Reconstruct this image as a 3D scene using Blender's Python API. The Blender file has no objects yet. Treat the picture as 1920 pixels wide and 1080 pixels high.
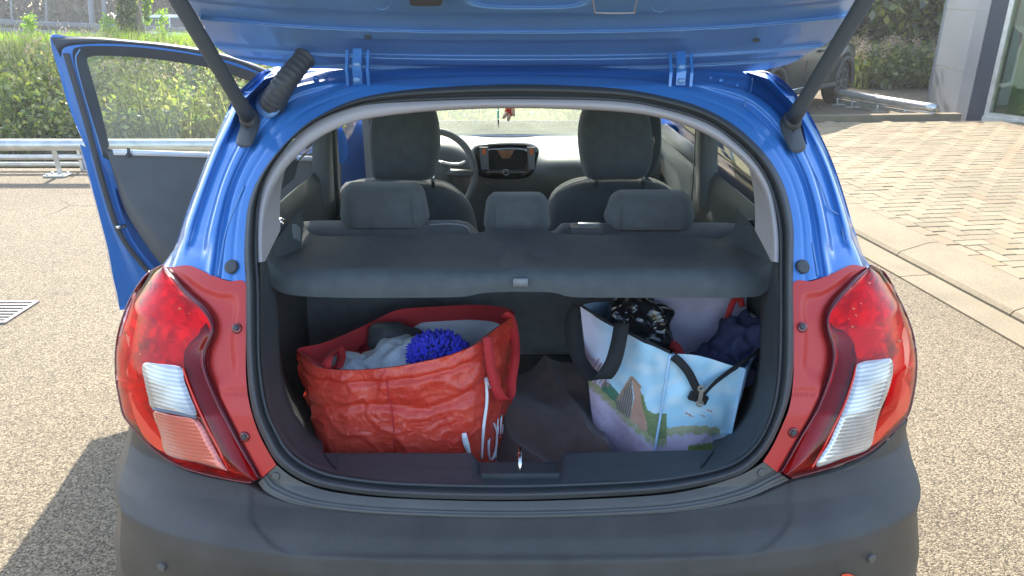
import bpy, math, random
import numpy as np
from mathutils import Vector, Matrix, noise as mnoise
random.seed(7); np.random.seed(7)
sc = bpy.context.scene
R = math.radians
# ---------------------------------------------------------------- camera
FPX = 1397.0; PITCH = R(21.3); CAMH = 1.6
cam = bpy.data.cameras.new('camera'); cam.sensor_width = 36; cam.lens = 36*FPX/1920
cam.clip_start = 0.05; cam.clip_end = 2000
camo = bpy.data.objects.new('camera', cam); sc.collection.objects.link(camo)
camo.location = (0, 0, CAMH); camo.rotation_euler = (R(90)-PITCH, 0, 0)
sc.camera = camo
# ---------------------------------------------------------------- world, sun, exposure
HAZE = .0022
SUN_EL, SUN_AZ = R(36), R(-9)          # azimuth measured from +Y towards +X
world = bpy.data.worlds.new("World"); sc.world = world; world.use_nodes = True
wn = world.node_tree.nodes; wl = world.node_tree.links
sky = wn.new('ShaderNodeTexSky'); sky.sky_type = 'NISHITA'; sky.sun_disc = False
sky.sun_elevation = SUN_EL; sky.sun_rotation = SUN_AZ; sky.air_density = 1.0; sky.dust_density = 1.5
wn['Background'].inputs[1].default_value = 0.15
wl.new(sky.outputs[0], wn['Background'].inputs[0])
sun = bpy.data.lights.new('sun', 'SUN'); sun.energy = 3.3; sun.angle = R(0.5); sun.color = (1, .93, .82)
suno = bpy.data.objects.new('sun', sun); sc.collection.objects.link(suno)
sd = Vector((math.sin(SUN_AZ)*math.cos(SUN_EL), math.cos(SUN_AZ)*math.cos(SUN_EL), math.sin(SUN_EL)))
suno.rotation_euler = sd.to_track_quat('Z', 'Y').to_euler(); suno.location = sd*50
sc.view_settings.view_transform = 'Standard'; sc.view_settings.look = 'None'
sc.view_settings.exposure = 1.95; sc.view_settings.gamma = 1; sc.view_settings.use_curve_mapping = False
sc.render.engine = 'CYCLES'
cy = sc.cycles; cy.use_denoising = True; cy.max_bounces = 10; cy.diffuse_bounces = 5; cy.glossy_bounces = 4
cy.transparent_max_bounces = 16; cy.transmission_bounces = 6; cy.sample_clamp_indirect = 6; cy.volume_bounces = 1
cy.volume_step_rate = 4; cy.caustics_reflective = False; cy.caustics_refractive = False
# ---------------------------------------------------------------- materials
def nodes_of(name):
    m = bpy.data.materials.new(name); m.use_nodes = True
    nt = m.node_tree; return m, nt, nt.nodes['Principled BSDF']
def mat(name, col, rough=.5, metal=0, coat=0, var=.12, vscale=8, bump=0, bscale=200, spec=.5, rv=.1, sheen=0):
    """principled with noise-driven colour variation, roughness variation and optional bump"""
    m, nt, b = nodes_of(name); L = nt.links
    tc = nt.nodes.new('ShaderNodeTexCoord')
    n = nt.nodes.new('ShaderNodeTexNoise'); n.inputs['Scale'].default_value = vscale; n.inputs['Detail'].default_value = 6
    L.new(tc.outputs['Object'], n.inputs['Vector'])
    mr = nt.nodes.new('ShaderNodeMapRange'); mr.inputs[1].default_value = .3; mr.inputs[2].default_value = .7
    mr.inputs[3].default_value = 1-var; mr.inputs[4].default_value = 1+var
    L.new(n.outputs['Fac'], mr.inputs[0])
    mx = nt.nodes.new('ShaderNodeVectorMath'); mx.operation = 'SCALE'
    mx.inputs[0].default_value = col[:3]; L.new(mr.outputs[0], mx.inputs['Scale'])
    L.new(mx.outputs[0], b.inputs['Base Color'])
    r2 = nt.nodes.new('ShaderNodeMapRange'); r2.inputs[3].default_value = max(0.02, rough-rv*rough*2); r2.inputs[4].default_value = min(1, rough+rv*rough*2)
    L.new(n.outputs['Fac'], r2.inputs[0]); L.new(r2.outputs[0], b.inputs['Roughness'])
    b.inputs['Metallic'].default_value = metal; b.inputs['Coat Weight'].default_value = coat; b.inputs['Coat Roughness'].default_value = .04
    b.inputs['Specular IOR Level'].default_value = spec
    if sheen: b.inputs['Sheen Weight'].default_value = sheen
    if bump:
        n2 = nt.nodes.new('ShaderNodeTexNoise'); n2.inputs['Scale'].default_value = bscale; n2.inputs['Detail'].default_value = 3
        L.new(tc.outputs['Object'], n2.inputs['Vector'])
        bp = nt.nodes.new('ShaderNodeBump'); bp.inputs['Strength'].default_value = bump; bp.inputs['Distance'].default_value = .004
        L.new(n2.outputs['Fac'], bp.inputs['Height']); L.new(bp.outputs[0], b.inputs['Normal'])
    return m
def glass_mat(name, tint=(.9, .95, .95), rough=0.02, refl=1.0, dust=0.0, dustcol=(.8, .8, .75)):
    m = bpy.data.materials.new(name); m.use_nodes = True; nt = m.node_tree; N = nt.nodes; L = nt.links; N.clear()
    out = N.new('ShaderNodeOutputMaterial'); tr = N.new('ShaderNodeBsdfTransparent'); tr.inputs[0].default_value = (*tint, 1)
    gl = N.new('ShaderNodeBsdfGlossy'); gl.inputs['Roughness'].default_value = rough
    lw = N.new('ShaderNodeLayerWeight'); lw.inputs[0].default_value = .5
    fr = N.new('ShaderNodeMath'); fr.operation = 'POWER'; fr.inputs[1].default_value = 4.5; L.new(lw.outputs['Facing'], fr.inputs[0])
    mu = N.new('ShaderNodeMath'); mu.operation = 'MULTIPLY_ADD'; mu.inputs[1].default_value = .9*refl; mu.inputs[2].default_value = .045*refl; L.new(fr.outputs[0], mu.inputs[0])
    mx = N.new('ShaderNodeMixShader'); L.new(mu.outputs[0], mx.inputs[0]); L.new(tr.outputs[0], mx.inputs[1]); L.new(gl.outputs[0], mx.inputs[2])
    last = mx
    if dust:
        tl = N.new('ShaderNodeBsdfTranslucent'); tl.inputs[0].default_value = (*dustcol, 1)
        tc = N.new('ShaderNodeTexCoord'); n = N.new('ShaderNodeTexNoise'); n.inputs['Scale'].default_value = 5; n.inputs['Detail'].default_value = 8
        L.new(tc.outputs['Object'], n.inputs['Vector'])
        mr = N.new('ShaderNodeMapRange'); mr.inputs[3].default_value = dust*.75; mr.inputs[4].default_value = dust*1.25; L.new(n.outputs['Fac'], mr.inputs[0])
        m2 = N.new('ShaderNodeMixShader'); L.new(mr.outputs[0], m2.inputs[0]); L.new(mx.outputs[0], m2.inputs[1]); L.new(tl.outputs[0], m2.inputs[2]); last = m2
    L.new(last.outputs[0], out.inputs[0]); return m
def leaf_mat(name, cols, trans=.4, scale=3.0):
    m = bpy.data.materials.new(name); m.use_nodes = True; nt = m.node_tree; N = nt.nodes; L = nt.links; N.clear()
    out = N.new('ShaderNodeOutputMaterial'); g = N.new('ShaderNodeNewGeometry'); tc = N.new('ShaderNodeTexCoord')
    n = N.new('ShaderNodeTexNoise'); n.inputs['Scale'].default_value = scale; L.new(tc.outputs['Object'], n.inputs['Vector'])
    ad = N.new('ShaderNodeMath'); ad.operation = 'MULTIPLY_ADD'; ad.inputs[1].default_value = .5
    L.new(g.outputs['Random Per Island'], ad.inputs[0])
    m3 = N.new('ShaderNodeMath'); m3.operation = 'MULTIPLY'; m3.inputs[1].default_value = .55; L.new(n.outputs['Fac'], m3.inputs[0]); L.new(m3.outputs[0], ad.inputs[2])
    cr = N.new('ShaderNodeValToRGB'); L.new(ad.outputs[0], cr.inputs[0])
    els = cr.color_ramp.elements
    for i, c in enumerate(cols):
        p = .15+.7*i/(len(cols)-1)
        e = els[i] if i < 2 else els.new(p)
        e.position = p; e.color = (*c, 1)
    d = N.new('ShaderNodeBsdfDiffuse'); t = N.new('ShaderNodeBsdfTranslucent'); gl = N.new('ShaderNodeBsdfGlossy'); gl.inputs['Roughness'].default_value = .45
    L.new(cr.outputs[0], d.inputs[0])
    hs = N.new('ShaderNodeHueSaturation'); hs.inputs['Saturation'].default_value = 1.15; hs.inputs['Value'].default_value = 2.1; L.new(cr.outputs[0], hs.inputs['Color']); L.new(hs.outputs[0], t.inputs[0])
    a = N.new('ShaderNodeMixShader'); a.inputs[0].default_value = trans; L.new(d.outputs[0], a.inputs[1]); L.new(t.outputs[0], a.inputs[2])
    b = N.new('ShaderNodeMixShader'); b.inputs[0].default_value = .08; L.new(a.outputs[0], b.inputs[1]); L.new(gl.outputs[0], b.inputs[2])
    L.new(b.outputs[0], out.inputs[0]); return m
def speckle_mat(name, c1, c2, c3, scale=130, rough=.85, big=.25, bump=.6, bd=.004, bigscale=.6):
    m, nt, b = nodes_of(name); N = nt.nodes; L = nt.links
    tc = N.new('ShaderNodeTexCoord')
    v = N.new('ShaderNodeTexVoronoi'); v.inputs['Scale'].default_value = scale; L.new(tc.outputs['Object'], v.inputs['Vector'])
    sp = N.new('ShaderNodeSeparateColor'); L.new(v.outputs['Color'], sp.inputs[0])
    cr = N.new('ShaderNodeValToRGB'); e = cr.color_ramp.elements; e[0].position = .0; e[0].color = (*c1, 1); e[1].position = .5; e[1].color = (*c2, 1)
    x = e.new(.95); x.color = (*c3, 1); L.new(sp.outputs[0], cr.inputs[0])
    n = N.new('ShaderNodeTexNoise'); n.inputs['Scale'].default_value = bigscale; n.inputs['Detail'].default_value = 7; L.new(tc.outputs['Object'], n.inputs['Vector'])
    mr = N.new('ShaderNodeMapRange'); mr.inputs[1].default_value = .3; mr.inputs[2].default_value = .7; mr.inputs[3].default_value = 1-big; mr.inputs[4].default_value = 1+big; L.new(n.outputs['Fac'], mr.inputs[0])
    mx = N.new('ShaderNodeVectorMath'); mx.operation = 'SCALE'; L.new(cr.outputs[0], mx.inputs[0]); L.new(mr.outputs[0], mx.inputs['Scale'])
    L.new(mx.outputs[0], b.inputs['Base Color']); b.inputs['Roughness'].default_value = rough
    bp = N.new('ShaderNodeBump'); bp.inputs['Strength'].default_value = bump; bp.inputs['Distance'].default_value = bd
    inv = N.new('ShaderNodeMath'); inv.operation = 'SUBTRACT'; inv.inputs[0].default_value = 1; L.new(v.outputs['Distance'], inv.inputs[1])
    ad = N.new('ShaderNodeMath'); ad.operation = 'ADD'; L.new(inv.outputs[0], ad.inputs[0]); L.new(sp.outputs[1], ad.inputs[1])
    L.new(ad.outputs[0], bp.inputs['Height']); L.new(bp.outputs[0], b.inputs['Normal'])
    return m
M = {}
M['paint'] = mat('blue_metallic_paint', (.045, .205, .56), .34, .15, 1.0, .03, 3, spec=.6)
M['paint_veiled'] = mat('blue_veiled_paint', (.17, .33, .60), .45, .05, .5, .04, 3)  # body blue, paled in the colour to imitate glare over the tailgate
M['black_plastic'] = mat('black_textured_plastic', (.062, .068, .072), .55, bump=.25, bscale=900, var=.08)
M['bumper'] = mat('grained_bumper_plastic', (.066, .059, .052), .38, bump=.5, bscale=800, var=.22, vscale=9)
M['rubber'] = mat('black_rubber', (.066, .068, .07), .55, var=.1)
M['ledge'] = mat('brown_grey_ledge_plastic', (.11, .105, .095), .5, bump=.2, bscale=700)
M['trim_light'] = mat('pale_headliner_trim', (.46, .42, .42), .8, bump=.15, bscale=600, var=.04)
M['trim_grey'] = mat('grey_pillar_trim', (.24, .25, .255), .65, bump=.15, bscale=500, var=.05)
M['trim_dark'] = mat('charcoal_door_trim', (.13, .135, .135), .55, bump=.2, bscale=500)
M['carpet'] = mat('boot_carpet', (.048, .054, .056), .95, bump=.6, bscale=500, var=.25, vscale=40)
M['shelf'] = mat('parcel_shelf_felt', (.088, .098, .100), .9, bump=.4, bscale=700, var=.15, vscale=30)
M['seat'] = mat('charcoal_seat_fabric', (.115, .122, .125), .9, bump=.5, bscale=900, var=.15, vscale=30, sheen=.3)
M['seat_seam'] = mat('grey_seat_piping', (.30, .31, .32), .7)
M['dash'] = mat('grained_dashboard', (.075, .082, .086), .42, bump=.2, bscale=500, spec=.7)
M['chrome'] = mat('chrome', (.8, .8, .8), .12, 1, var=.05)
M['alu'] = mat('galvanised_steel', (.62, .61, .57), .36, .6, var=.18, vscale=9)
M['steel_matt'] = mat('brushed_cladding_metal', (.17, .19, .22), .45, .4, var=.06, vscale=2)
M['white_paint'] = mat('white_car_paint', (.75, .76, .77), .3, 0, 1)
M['dark_paint'] = mat('dark_green_grey_paint', (.010, .017, .017), .4, 0, .15)
M['tyre'] = mat('tyre_rubber', (.035, .035, .036), .75, bump=.3, bscale=80)
M['alloy'] = mat('alloy_rim', (.30, .31, .32), .3, .8)
M['lens_in'] = None
M['flange'] = mat('matt_red_lamp_flange', (.56, .042, .036), .42, var=.05, vscale=4)
M['maroon'] = mat('maroon_lamp_band', (.17, .010, .014), .25, coat=.6, var=.1, vscale=20)
M['hot_red'] = mat('bright_red_reflector', (.85, .045, .02), .25, coat=.8, var=.08, vscale=15)
M['amber'] = mat('orange_lamp_cell', (.80, .16, .06), .3, coat=.6, var=.12, vscale=30)
def ribbed(name, col, col2, rough=.2, metal=.5):
    m, nt, b = nodes_of(name); N = nt.nodes; L = nt.links
    tc = N.new('ShaderNodeTexCoord'); n = N.new('ShaderNodeTexNoise'); n.inputs['Scale'].default_value = 7; n.inputs['Detail'].default_value = 3
    L.new(tc.outputs['Object'], n.inputs['Vector'])
    w = N.new('ShaderNodeTexWave'); w.bands_direction = 'Z'; w.inputs['Scale'].default_value = 44; w.inputs['Distortion'].default_value = .8; w.inputs['Detail Scale'].default_value = 4; L.new(tc.outputs['Object'], w.inputs['Vector'])
    a = N.new('ShaderNodeMath'); a.operation = 'MULTIPLY_ADD'; a.inputs[1].default_value = .12; L.new(w.outputs['Fac'], a.inputs[0]); L.new(n.outputs['Fac'], a.inputs[2])
    cr = N.new('ShaderNodeValToRGB'); e = cr.color_ramp.elements; e[0].position = .42; e[0].color = (*col2, 1); e[1].position = .72; e[1].color = (*col, 1); L.new(a.outputs[0], cr.inputs[0])
    L.new(cr.outputs[0], b.inputs['Base Color']); b.inputs['Roughness'].default_value = rough; b.inputs['Metallic'].default_value = metal
    b.inputs['Coat Weight'].default_value = 1
    bp = N.new('ShaderNodeBump'); bp.inputs['Strength'].default_value = .14; bp.inputs['Distance'].default_value = .0015; L.new(w.outputs['Fac'], bp.inputs['Height']); L.new(bp.outputs[0], b.inputs['Normal'])
    return m
M['clear_cell'] = ribbed('silver_reverse_cell', (.84, .83, .82), (.38, .35, .33))
M['pink_cell'] = ribbed('pinkish_fog_cell', (.66, .42, .38), (.62, .15, .11))
M['lens_red'] = glass_mat('red_lens', (.92, .035, .035), .03, .9)
def facet(name, c1, c2, sc_=24):
    m, nt, b = nodes_of(name); N = nt.nodes; L = nt.links
    tc = N.new('ShaderNodeTexCoord'); v = N.new('ShaderNodeTexVoronoi'); v.inputs['Scale'].default_value = sc_; L.new(tc.outputs['Object'], v.inputs['Vector'])
    n = N.new('ShaderNodeTexNoise'); n.inputs['Scale'].default_value = 9; L.new(tc.outputs['Object'], n.inputs['Vector'])
    cr = N.new('ShaderNodeValToRGB'); e = cr.color_ramp.elements; e[0].position = .35; e[0].color = (*c1, 1); e[1].position = .65; e[1].color = (*c2, 1); L.new(n.outputs['Fac'], cr.inputs[0])
    L.new(cr.outputs[0], b.inputs['Base Color']); b.inputs['Metallic'].default_value = .55; b.inputs['Roughness'].default_value = .3
    bp = N.new('ShaderNodeBump'); bp.inputs['Strength'].default_value = .5; bp.inputs['Distance'].default_value = .01; L.new(v.outputs['Distance'], bp.inputs['Height']); L.new(bp.outputs[0], b.inputs['Normal'])
    return m
M['lamp_inner'] = facet('lamp_reflector', (.50, .22, .22), (.92, .58, .55), 34)
M['win'] = glass_mat('tinted_side_glass', (.55, .62, .55), .02, 1)
M['win_door'] = glass_mat('door_glass', (.80, .88, .84), .02, .8, .03)
M['windscreen'] = glass_mat('dusty_glare_windscreen', (.82, .88, .80), .03, .5, .15, (.80, .86, .66))  # dust film, tinted and strengthened to stand in for sun glare
M['asphalt'] = speckle_mat('asphalt_aggregate', (.060, .045, .026), (.185, .142, .085), (.33, .27, .17), 180, big=.10, bigscale=.9, bump=.8, bd=.0035)
def add_cracks(m):
    nt = m.node_tree; N = nt.nodes; L = nt.links; b = N['Principled BSDF']; src = b.inputs['Base Color'].links[0].from_socket
    g = N.new('ShaderNodeNewGeometry'); n = N.new('ShaderNodeTexNoise'); n.inputs['Scale'].default_value = 1.4; n.inputs['Detail'].default_value = 8; L.new(g.outputs['Position'], n.inputs['Vector'])
    mp = N.new('ShaderNodeVectorMath'); mp.operation = 'MULTIPLY_ADD'; mp.inputs[1].default_value = (.5, .5, 0); L.new(n.outputs['Color'], mp.inputs[0]); L.new(g.outputs['Position'], mp.inputs[2])
    v = N.new('ShaderNodeTexVoronoi'); v.feature = 'DISTANCE_TO_EDGE'; v.inputs['Scale'].default_value = .42; L.new(mp.outputs[0], v.inputs['Vector'])
    c = N.new('ShaderNodeMapRange'); c.inputs[1].default_value = .001; c.inputs[2].default_value = .006; c.inputs[3].default_value = .45; c.inputs[4].default_value = 1; L.new(v.outputs['Distance'], c.inputs[0])
    n3 = N.new('ShaderNodeTexNoise'); n3.inputs['Scale'].default_value = .45; n3.inputs['Detail'].default_value = 4; L.new(g.outputs['Position'], n3.inputs['Vector'])
    gate = N.new('ShaderNodeMapRange'); gate.inputs[1].default_value = .50; gate.inputs[2].default_value = .56; L.new(n3.outputs['Fac'], gate.inputs[0])
    mx = N.new('ShaderNodeMix'); mx.inputs[2].default_value = 1; L.new(gate.outputs[0], mx.inputs[0]); L.new(c.outputs[0], mx.inputs[3])
    n4 = N.new('ShaderNodeTexNoise'); n4.inputs['Scale'].default_value = 2.3; n4.inputs['Detail'].default_value = 5; n4.inputs['Distortion'].default_value = .6; L.new(g.outputs['Position'], n4.inputs['Vector'])
    st = N.new('ShaderNodeMapRange'); st.inputs[1].default_value = .60; st.inputs[2].default_value = .72; st.inputs[3].default_value = 1; st.inputs[4].default_value = .80; L.new(n4.outputs['Fac'], st.inputs[0])
    mu = N.new('ShaderNodeMath'); mu.operation = 'MULTIPLY'; L.new(mx.outputs[0], mu.inputs[0]); L.new(st.outputs[0], mu.inputs[1])
    s = N.new('ShaderNodeVectorMath'); s.operation = 'SCALE'; L.new(src, s.inputs[0]); L.new(mu.outputs[0], s.inputs['Scale']); L.new(s.outputs[0], b.inputs['Base Color'])
add_cracks(M['asphalt'])
M['kerb'] = speckle_mat('kerb_concrete', (.18, .143, .082), (.225, .182, .112), (.27, .22, .14), 260, big=.14, bump=.4, bd=.002, bigscale=3)
M['joint'] = speckle_mat('joint_sand', (.03, .022, .014), (.05, .038, .023), (.08, .06, .04), 220, big=.2)
def paver_mat():
    m, nt, b = nodes_of('clay_paver'); N = nt.nodes; L = nt.links
    g = N.new('ShaderNodeNewGeometry'); oi = N.new('ShaderNodeObjectInfo')
    ad = N.new('ShaderNodeMath'); ad.operation = 'ADD'; L.new(oi.outputs['Random'], ad.inputs[0]); L.new(g.outputs['Random Per Island'], ad.inputs[1])
    fr = N.new('ShaderNodeMath'); fr.operation = 'FRACT'; L.new(ad.outputs[0], fr.inputs[0])
    cr = N.new('ShaderNodeValToRGB'); e = cr.color_ramp.elements
    e[0].position = 0; e[0].color = (.235, .193, .115, 1); e[1].position = 1; e[1].color = (.265, .22, .14, 1)
    for p, c in ((.35, (.215, .172, .10)), (.6, (.27, .225, .138)), (.93, (.24, .165, .09))): x = e.new(p); x.color = (*c, 1)
    L.new(fr.outputs[0], cr.inputs[0])
    n = N.new('ShaderNodeTexNoise'); n.inputs['Scale'].default_value = 1.1; n.inputs['Detail'].default_value = 8; L.new(g.outputs['Position'], n.inputs['Vector'])
    mr = N.new('ShaderNodeMapRange'); mr.inputs[1].default_value = .3; mr.inputs[2].default_value = .7; mr.inputs[3].default_value = .82; mr.inputs[4].default_value = 1.15; L.new(n.outputs['Fac'], mr.inputs[0])
    n2 = N.new('ShaderNodeTexNoise'); n2.inputs['Scale'].default_value = 160; L.new(g.outputs['Position'], n2.inputs['Vector'])
    m2 = N.new('ShaderNodeMapRange'); m2.inputs[1].default_value = .3; m2.inputs[2].default_value = .7; m2.inputs[3].default_value = .9; m2.inputs[4].default_value = 1.1; L.new(n2.outputs['Fac'], m2.inputs[0])
    mm = N.new('ShaderNodeMath'); mm.operation = 'MULTIPLY'; L.new(mr.outputs[0], mm.inputs[0]); L.new(m2.outputs[0], mm.inputs[1])
    s = N.new('ShaderNodeVectorMath'); s.operation = 'SCALE'; L.new(cr.outputs[0], s.inputs[0]); L.new(mm.outputs[0], s.inputs['Scale'])
    L.new(s.outputs[0], b.inputs['Base Color']); b.inputs['Roughness'].default_value = .8
    bp = N.new('ShaderNodeBump'); bp.inputs['Strength'].default_value = .4; bp.inputs['Distance'].default_value = .003; L.new(n2.outputs['Fac'], bp.inputs['Height']); L.new(bp.outputs[0], b.inputs['Normal'])
    return m
M['paver'] = paver_mat()
M['soil'] = speckle_mat('bank_soil', (.05, .04, .025), (.09, .075, .045), (.13, .11, .07), 30, big=.3)
M['water'] = mat('ditch_water', (.012, .018, .014), .08, spec=.6)
M['reed'] = leaf_mat('reed_leaves', [(.03, .06, .012), (.10, .15, .03), (.24, .27, .06), (.42, .37, .15)], .5, .7)
M['plume'] = leaf_mat('reed_plumes', [(.30, .20, .14), (.42, .31, .22), (.5, .42, .30)], .4)
M['grass'] = leaf_mat('bank_grass', [(.09, .17, .02), (.17, .28, .03), (.28, .36, .06)], .5, .5)
M['leaf'] = leaf_mat('tree_leaves', [(.012, .03, .008), (.04, .075, .014), (.13, .17, .035), (.38, .40, .10)], .4, 1.2)
M['leaf_dark'] = leaf_mat('far_leaves', [(.02, .035, .015), (.045, .06, .025), (.09, .10, .04)], .12, .35)
M['bark'] = mat('grey_bark', (.20, .17, .13), .9, bump=1, bscale=30, var=.3, vscale=6)
M['orange'] = mat('orange_sign', (.75, .16, .03), .5)
M['bag_lining'] = mat('white_woven_lining', (.75, .75, .75), .6, bump=.3, bscale=250, var=.08)
M['strap_red'] = mat('red_webbing', (.52, .022, .025), .7, bump=.5, bscale=500)
M['strap_black'] = mat('black_webbing', (.018, .018, .02), .8, bump=.6, bscale=600)
M['white_print'] = mat('white_print', (.8, .8, .8), .4)
M['blanket'] = mat('brown_fleece', (.105, .068, .055), 1, bump=.8, bscale=250, var=.25, vscale=25, sheen=.3)
M['duster'] = mat('blue_microfibre', (.04, .04, .60), .8, sheen=.2, var=.2, vscale=30)
M['black_gloss'] = mat('glossy_black_plastic', (.012, .012, .014), .14, coat=.6)
M['navy'] = mat('navy_cloth', (.02, .025, .07), .8, bump=.4, bscale=300)
M['lilac'] = mat('lilac_lining', (.48, .43, .54), .6, var=.08, vscale=14, bump=.2, bscale=80)
M['grey_cloth'] = mat('pale_grey_cloth', (.55, .58, .60), .85, bump=.6, bscale=220, var=.1)
M['gold'] = mat('zip_metal', (.72, .62, .50), .3, .8)
M['turq'] = mat('turquoise_beads', (.05, .45, .50), .25)
M['plush'] = mat('red_plush', (.55, .06, .04), .95, bump=.5, bscale=200)
M['plush2'] = mat('pale_plush', (.60, .42, .35), .95, bump=.5, bscale=200)
M['screen'] = mat('dark_glass_screen', (.02, .022, .025), .08, coat=1)
M['iron'] = mat('cast_iron', (.30, .27, .24), .55, .3, var=.2, vscale=40, bump=.3)
M['black_hole'] = mat('dark_depth', (.02, .02, .02), .9)
M['dustwhite'] = mat('dry_cream_panel', (.6, .58, .52), .6)
def woven_red():
    m, nt, b = nodes_of('red_woven_polypropylene'); N = nt.nodes; L = nt.links
    tc = N.new('ShaderNodeTexCoord'); n = N.new('ShaderNodeTexNoise'); n.inputs['Scale'].default_value = 11; n.inputs['Detail'].default_value = 5
    L.new(tc.outputs['Object'], n.inputs['Vector'])
    cr = N.new('ShaderNodeValToRGB'); e = cr.color_ramp.elements; e[0].position = .3; e[0].color = (.80, .05, .028, 1); e[1].position = .7; e[1].color = (.96, .10, .055, 1); L.new(n.outputs['Fac'], cr.inputs[0])
    L.new(cr.outputs[0], b.inputs['Base Color']); b.inputs['Roughness'].default_value = .27; b.inputs['Coat Weight'].default_value = .55; b.inputs['Coat Roughness'].default_value = .12
    w1 = N.new('ShaderNodeTexVoronoi'); w1.inputs['Scale'].default_value = 17; w1.feature = 'F1'; L.new(tc.outputs['Object'], w1.inputs['Vector'])
    w2 = N.new('ShaderNodeTexNoise'); w2.inputs['Scale'].default_value = 46; w2.inputs['Detail'].default_value = 6; w2.inputs['Distortion'].default_value = 1.2; L.new(tc.outputs['Object'], w2.inputs['Vector'])
    w3 = N.new('ShaderNodeTexChecker'); w3.inputs['Scale'].default_value = 420; L.new(tc.outputs['Object'], w3.inputs['Vector'])
    tl = N.new('ShaderNodeBsdfTranslucent'); tl.inputs[0].default_value = (.95, .12, .06, 1); mxx = N.new('ShaderNodeMixShader'); mxx.inputs[0].default_value = .22; L.new(b.outputs[0], mxx.inputs[1]); L.new(tl.outputs[0], mxx.inputs[2]); L.new(mxx.outputs[0], N['Material Output'].inputs[0])
    a = N.new('ShaderNodeMath'); a.operation = 'MULTIPLY_ADD'; a.inputs[1].default_value = .8; L.new(w1.outputs['Distance'], a.inputs[0]); L.new(w2.outputs['Fac'], a.inputs[2])
    c = N.new('ShaderNodeMath'); c.operation = 'MULTIPLY_ADD'; c.inputs[1].default_value = .05; L.new(w3.outputs['Fac'], c.inputs[0]); L.new(a.outputs[0], c.inputs[2])
    bp = N.new('ShaderNodeBump'); bp.inputs['Strength'].default_value = .85; bp.inputs['Distance'].default_value = .008; L.new(c.outputs[0], bp.inputs['Height']); L.new(bp.outputs[0], b.inputs['Normal'])
    return m
M['red_bag'] = woven_red()
# ---------------------------------------------------------------- geometry helpers
ORIG = {}
def thing(name, label, cat, loc=(0, 0, 0), group=None):
    o = bpy.data.objects.new(name, None); sc.collection.objects.link(o); o.location = loc; ORIG[o.name] = Vector(loc)
    o.empty_display_size = .1
    o['label'] = label; o['category'] = cat
    if group: o['group'] = group
    return o
def obj(name, V, F, m, parent=None, smooth=True, mats=None, fm=None, **props):
    me = bpy.data.meshes.new(name)
    org = ORIG[parent.name] if parent else Vector((0, 0, 0))
    V = np.asarray(V, dtype=float).reshape(-1, 3) - np.array(org)
    me.from_pydata(V.tolist(), [], [list(f) for f in F]); me.update()
    if mats:
        for k in mats: me.materials.append(M[k] if isinstance(k, str) else k)
        if fm is not None: me.polygons.foreach_set('material_index', fm)
    else: me.materials.append(M[m] if isinstance(m, str) else m)
    if smooth: me.polygons.foreach_set('use_smooth', [True]*len(me.polygons))
    o = bpy.data.objects.new(name, me); sc.collection.objects.link(o)
    ORIG[o.name] = Vector(org)
    if parent: o.parent = parent
    for k, v in props.items(): o[k] = v
    return o
class MB:
    def __init__(s): s.v = []; s.f = []; s.m = []; s.n = 0
    def add(s, V, F, mi=0):
        b = s.n; V = [tuple(p) for p in V]; s.v += V; s.n += len(V); s.f += [[b+i for i in f] for f in F]; s.m += [mi]*len(F); return s
    def grid(s, rows, mi=0, closed=False, flip=False):
        V, F = gridvf(rows, closed, flip); return s.add(V, F, mi)
    def box(s, c, d, rz=0, rot=None, mi=0):
        V, F = boxvf(c, d, rz, rot); return s.add(V, F, mi)
    def tube(s, P, r, n=8, mi=0, cap=True):
        V, F = tubevf(P, r, n, cap); return s.add(V, F, mi)
    def build(s, name, m, parent=None, smooth=False, mats=None, **p):
        return obj(name, s.v, s.f, m, parent, smooth, mats, s.m if mats else None, **p)
def gridvf(rows, closed=False, flip=False):
    n = len(rows); m = len(rows[0]); V = [tuple(p) for r in rows for p in r]; F = []
    for i in range(n-1):
        for j in range(m if closed else m-1):
            k = (j+1) % m
            q = [i*m+j, i*m+k, (i+1)*m+k, (i+1)*m+j]
            F.append(q[::-1] if flip else q)
    return V, F
def boxvf(c, d, rz=0, rot=None):
    c = Vector(c); h = [x/2 for x in d]; Rm = rot if rot is not None else Matrix.Rotation(rz, 3, 'Z')
    V = [c+Rm@Vector((sx*h[0], sy*h[1], sz*h[2])) for sx in (-1, 1) for sy in (-1, 1) for sz in (-1, 1)]
    F = [(0, 1, 3, 2), (4, 6, 7, 5), (0, 4, 5, 1), (2, 3, 7, 6), (0, 2, 6, 4), (1, 5, 7, 3)]
    return V, F
def frames(P):
    P = [Vector(p) for p in P]; T = []
    for i in range(len(P)):
        a = P[max(0, i-1)]; b = P[min(len(P)-1, i+1)]; T.append((b-a).normalized())
    up = Vector((0, 0, 1)) if abs(T[0].z) < .9 else Vector((1, 0, 0))
    u = (up - T[0]*up.dot(T[0])).normalized(); out = []
    for t in T:
        u = (u - t*u.dot(t)).normalized(); out.append((u, t.cross(u)))
    return P, T, out
def tubevf(P, r, n=8, cap=True, closed=False):
    P, T, fr = frames(P); rows = []
    for i, p in enumerate(P):
        rr = r[i] if hasattr(r, '__len__') else r
        rows.append([p+fr[i][0]*math.cos(2*math.pi*k/n)*rr+fr[i][1]*math.sin(2*math.pi*k/n)*rr for k in range(n)])
    V, F = gridvf(rows, True)
    if cap: F.append(list(range(n))[::-1]); F.append([(len(P)-1)*n+k for k in range(n)])
    return V, F
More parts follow.
